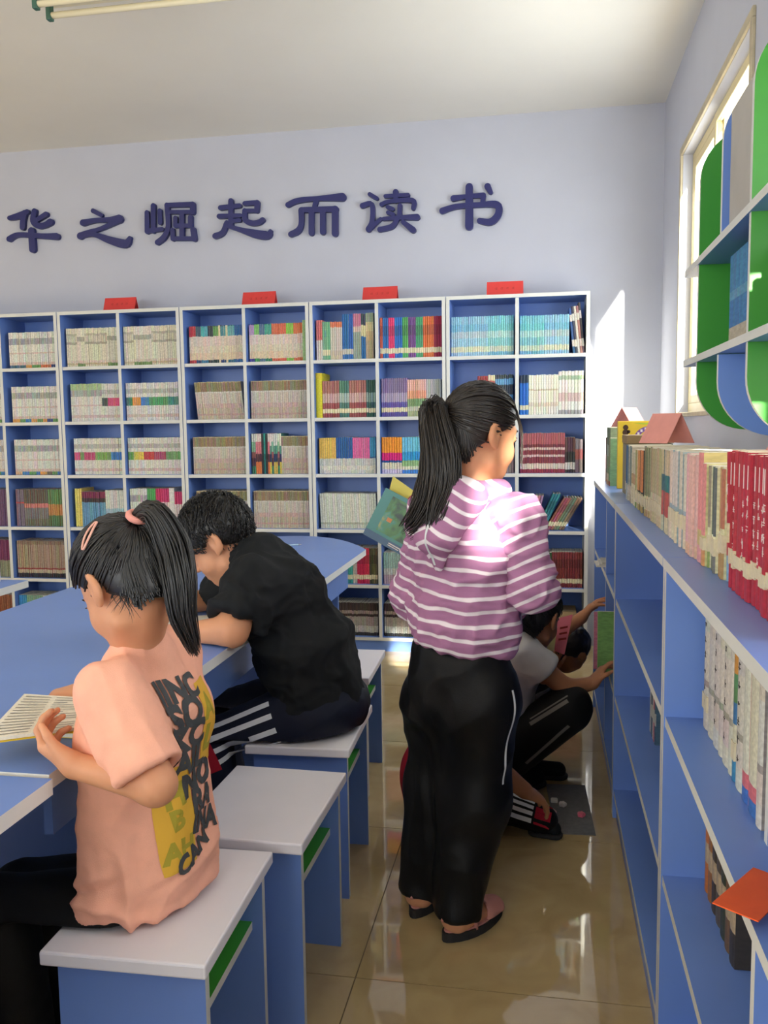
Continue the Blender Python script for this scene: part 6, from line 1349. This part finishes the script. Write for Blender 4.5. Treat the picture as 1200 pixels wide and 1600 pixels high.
# ================================================================= child bending low at the far end
def far_child():
    Y = -1.35; lat = unit((.3, 1., 0)); s = .8
    pel = at(832, 1052, Y+.05); mid = at(835, 1025, Y+.03); ch = at(850, 1010, Y); nb = at(872, 1008, Y); hc = at(893, 1014, Y); R = frame((-.55, -.35, -.62), (.62, -.1, -.3))
    R = frame((-.75, -.4, -.35), (.15, -.2, .95))
    sh1 = at(858, 1022, Y-.13); sh2 = at(860, 1005, Y+.12); el1 = at(850, 1056, Y-.16); wr1 = at(858, 1050, Y-.24); el2 = at(838, 1020, Y+.2); wr2 = at(842, 1012, Y-.1)
    hip1 = pel-lat*.07; hip2 = pel+lat*.07; kn1 = at(800, 1075, Y-.1); kn2 = at(805, 1070, Y+.15); an1 = np.array([pel[0]-.02, Y-.1, .06]); an2 = np.array([pel[0]-.02, Y+.14, .06])
    it = torso([pel, mid, ch], [.085, .08, .08], lat, 1.3)+[('+', cone(ch, nb, .075, .042, lat, 1.3), .05), ('+', cone(nb, V3(hc)+R@np.array([0, -.02, -.05]), .04, .038), .03)]+head_items(hc, R, s)
    it += joint_chain([sh1, el1, wr1], [.036, .03, .022])+joint_chain([sh2, el2, wr2], [.036, .03, .022])+[('+', cone(ch, sh1, .05, .038), .04), ('+', cone(ch, sh2, .05, .038), .04)]
    it += hand_items(wr1, at(868, 1030, Y-.3)-wr1, (.2, .3, .3), 1, .8, (.5, .5, .5, .5), .1)+hand_items(wr2, (.4, -.6, .1), (.2, 0, -.5), -1, .8, (.5, .5, .5, .5), .1)
    it += joint_chain([hip1, kn1, an1], [.06, .045, .035])+joint_chain([hip2, kn2, an2], [.06, .045, .035])
    org = (pel[0], pel[1], 0); body = sobj('person', solid(it, .0045, 1), M_skin2, None, None, org); tag(body, 'child bending low behind the pink booklet at the far end of the aisle', 'person', 'children in the reading room')
    sh = [('g', torso([pel+UP*.02, mid, ch], [.105, .1, .098], lat, 1.3)+[('+', cone(ch, nb+(ch-nb)*.25, .092, .05, lat, 1.4), .06), ('-', cone(nb, nb+(hc-nb)*.6, .044, .055), .006)], 0)]
    for a, b_ in ((sh1, el1), (sh2, el2)): sh += [('g', [('+', cone(a, b_, .055, .06), 0), ('cut', a+(b_-a)*.85, b_-a, .005)], .035)]
    sobj('t_shirt', solid(sh, .006, 2, folds(.006, 10, (1, 1, 1), 41)), M_navy, body)
    tr = torso([pel, pel+UP*.03], [.092, .09], lat, 1.3)+joint_chain([hip1, kn1, an1], [.078, .065, .052], .05)+joint_chain([hip2, kn2, an2], [.078, .065, .052], .05)+[('cut', (0, 0, .03), -UP, .01)]
    sobj('trousers', solid(tr, .007, 2), M_bpant, body)
    for a in (an1, an2): shoe('shoe', (a[0]+.05, a[1], 0), (a[0]-.14, a[1], 0), .04, .07, M_blk, M_soled, body)
    sobj('hair', solid(cap_items(hc, R, s, .014, (0, .52, -.854), .012, .032), .0045, 2, folds(.003, 40, (1, 1, 1), 44)), M_hair, body); face_parts(hc, R, s, body); attach(body, org)
    def leaf(nm, px, ys, m, parent, L_):
        Vv = [V3(at(u, v, y))-L_ for (u, v), y in zip(px, ys)]; n_ = unit(np.cross(Vv[1]-Vv[0], Vv[3]-Vv[0]))*.0012; return mesh(nm, Vv+[v+n_ for v in Vv], [(0, 1, 2, 3), (7, 6, 5, 4), (0, 4, 5, 1), (1, 5, 6, 2), (2, 6, 7, 3), (3, 7, 4, 0)], m, parent)
    L_ = V3(at(866, 1018, -1.67)); bk = empty('booklet', L_); tag(bk, 'pink booklet with pale yellow inside held up at the far end', 'booklet')
    c1 = leaf('pink_cover', [(872, 966), (864, 1016), (882, 1023), (895, 960)], [-1.70, -1.715, -1.74, -1.725], mat('pink_paper', (226, 120, 140), .7), bk, L_)
    leaf('yellow_page', [(855, 986), (855, 1020), (866, 1016), (871, 978)], [-1.725, -1.73, -1.735, -1.73], mat('pale_yellow_paper', (232, 226, 160), .7), bk, L_)
    for t in (.3, .5, .7):
        leaf('cover_text', [(874-6*t+3, 967+44*t), (874-6*t+3, 970+44*t), (889-6*t+0, 967+46*t), (889-6*t+0, 964+46*t)], [-1.731]*2+[-1.748]*2, M_redink, bk, L_)
far_child()

# ------------------------------------------------------------------ the remaining books, one mass
me = bpy.data.meshes.new('bookcase_books'); me.from_pydata(STUFF[0], [], STUFF[1]); me.materials.append(bkm); me.update(); set_cols(me, STUFF[2])
tag(link('bookcase_books', me), 'rows of white, cream and mixed books filling the other bookcase compartments', 'books', None, 'stuff')
print('single books', NB[0])
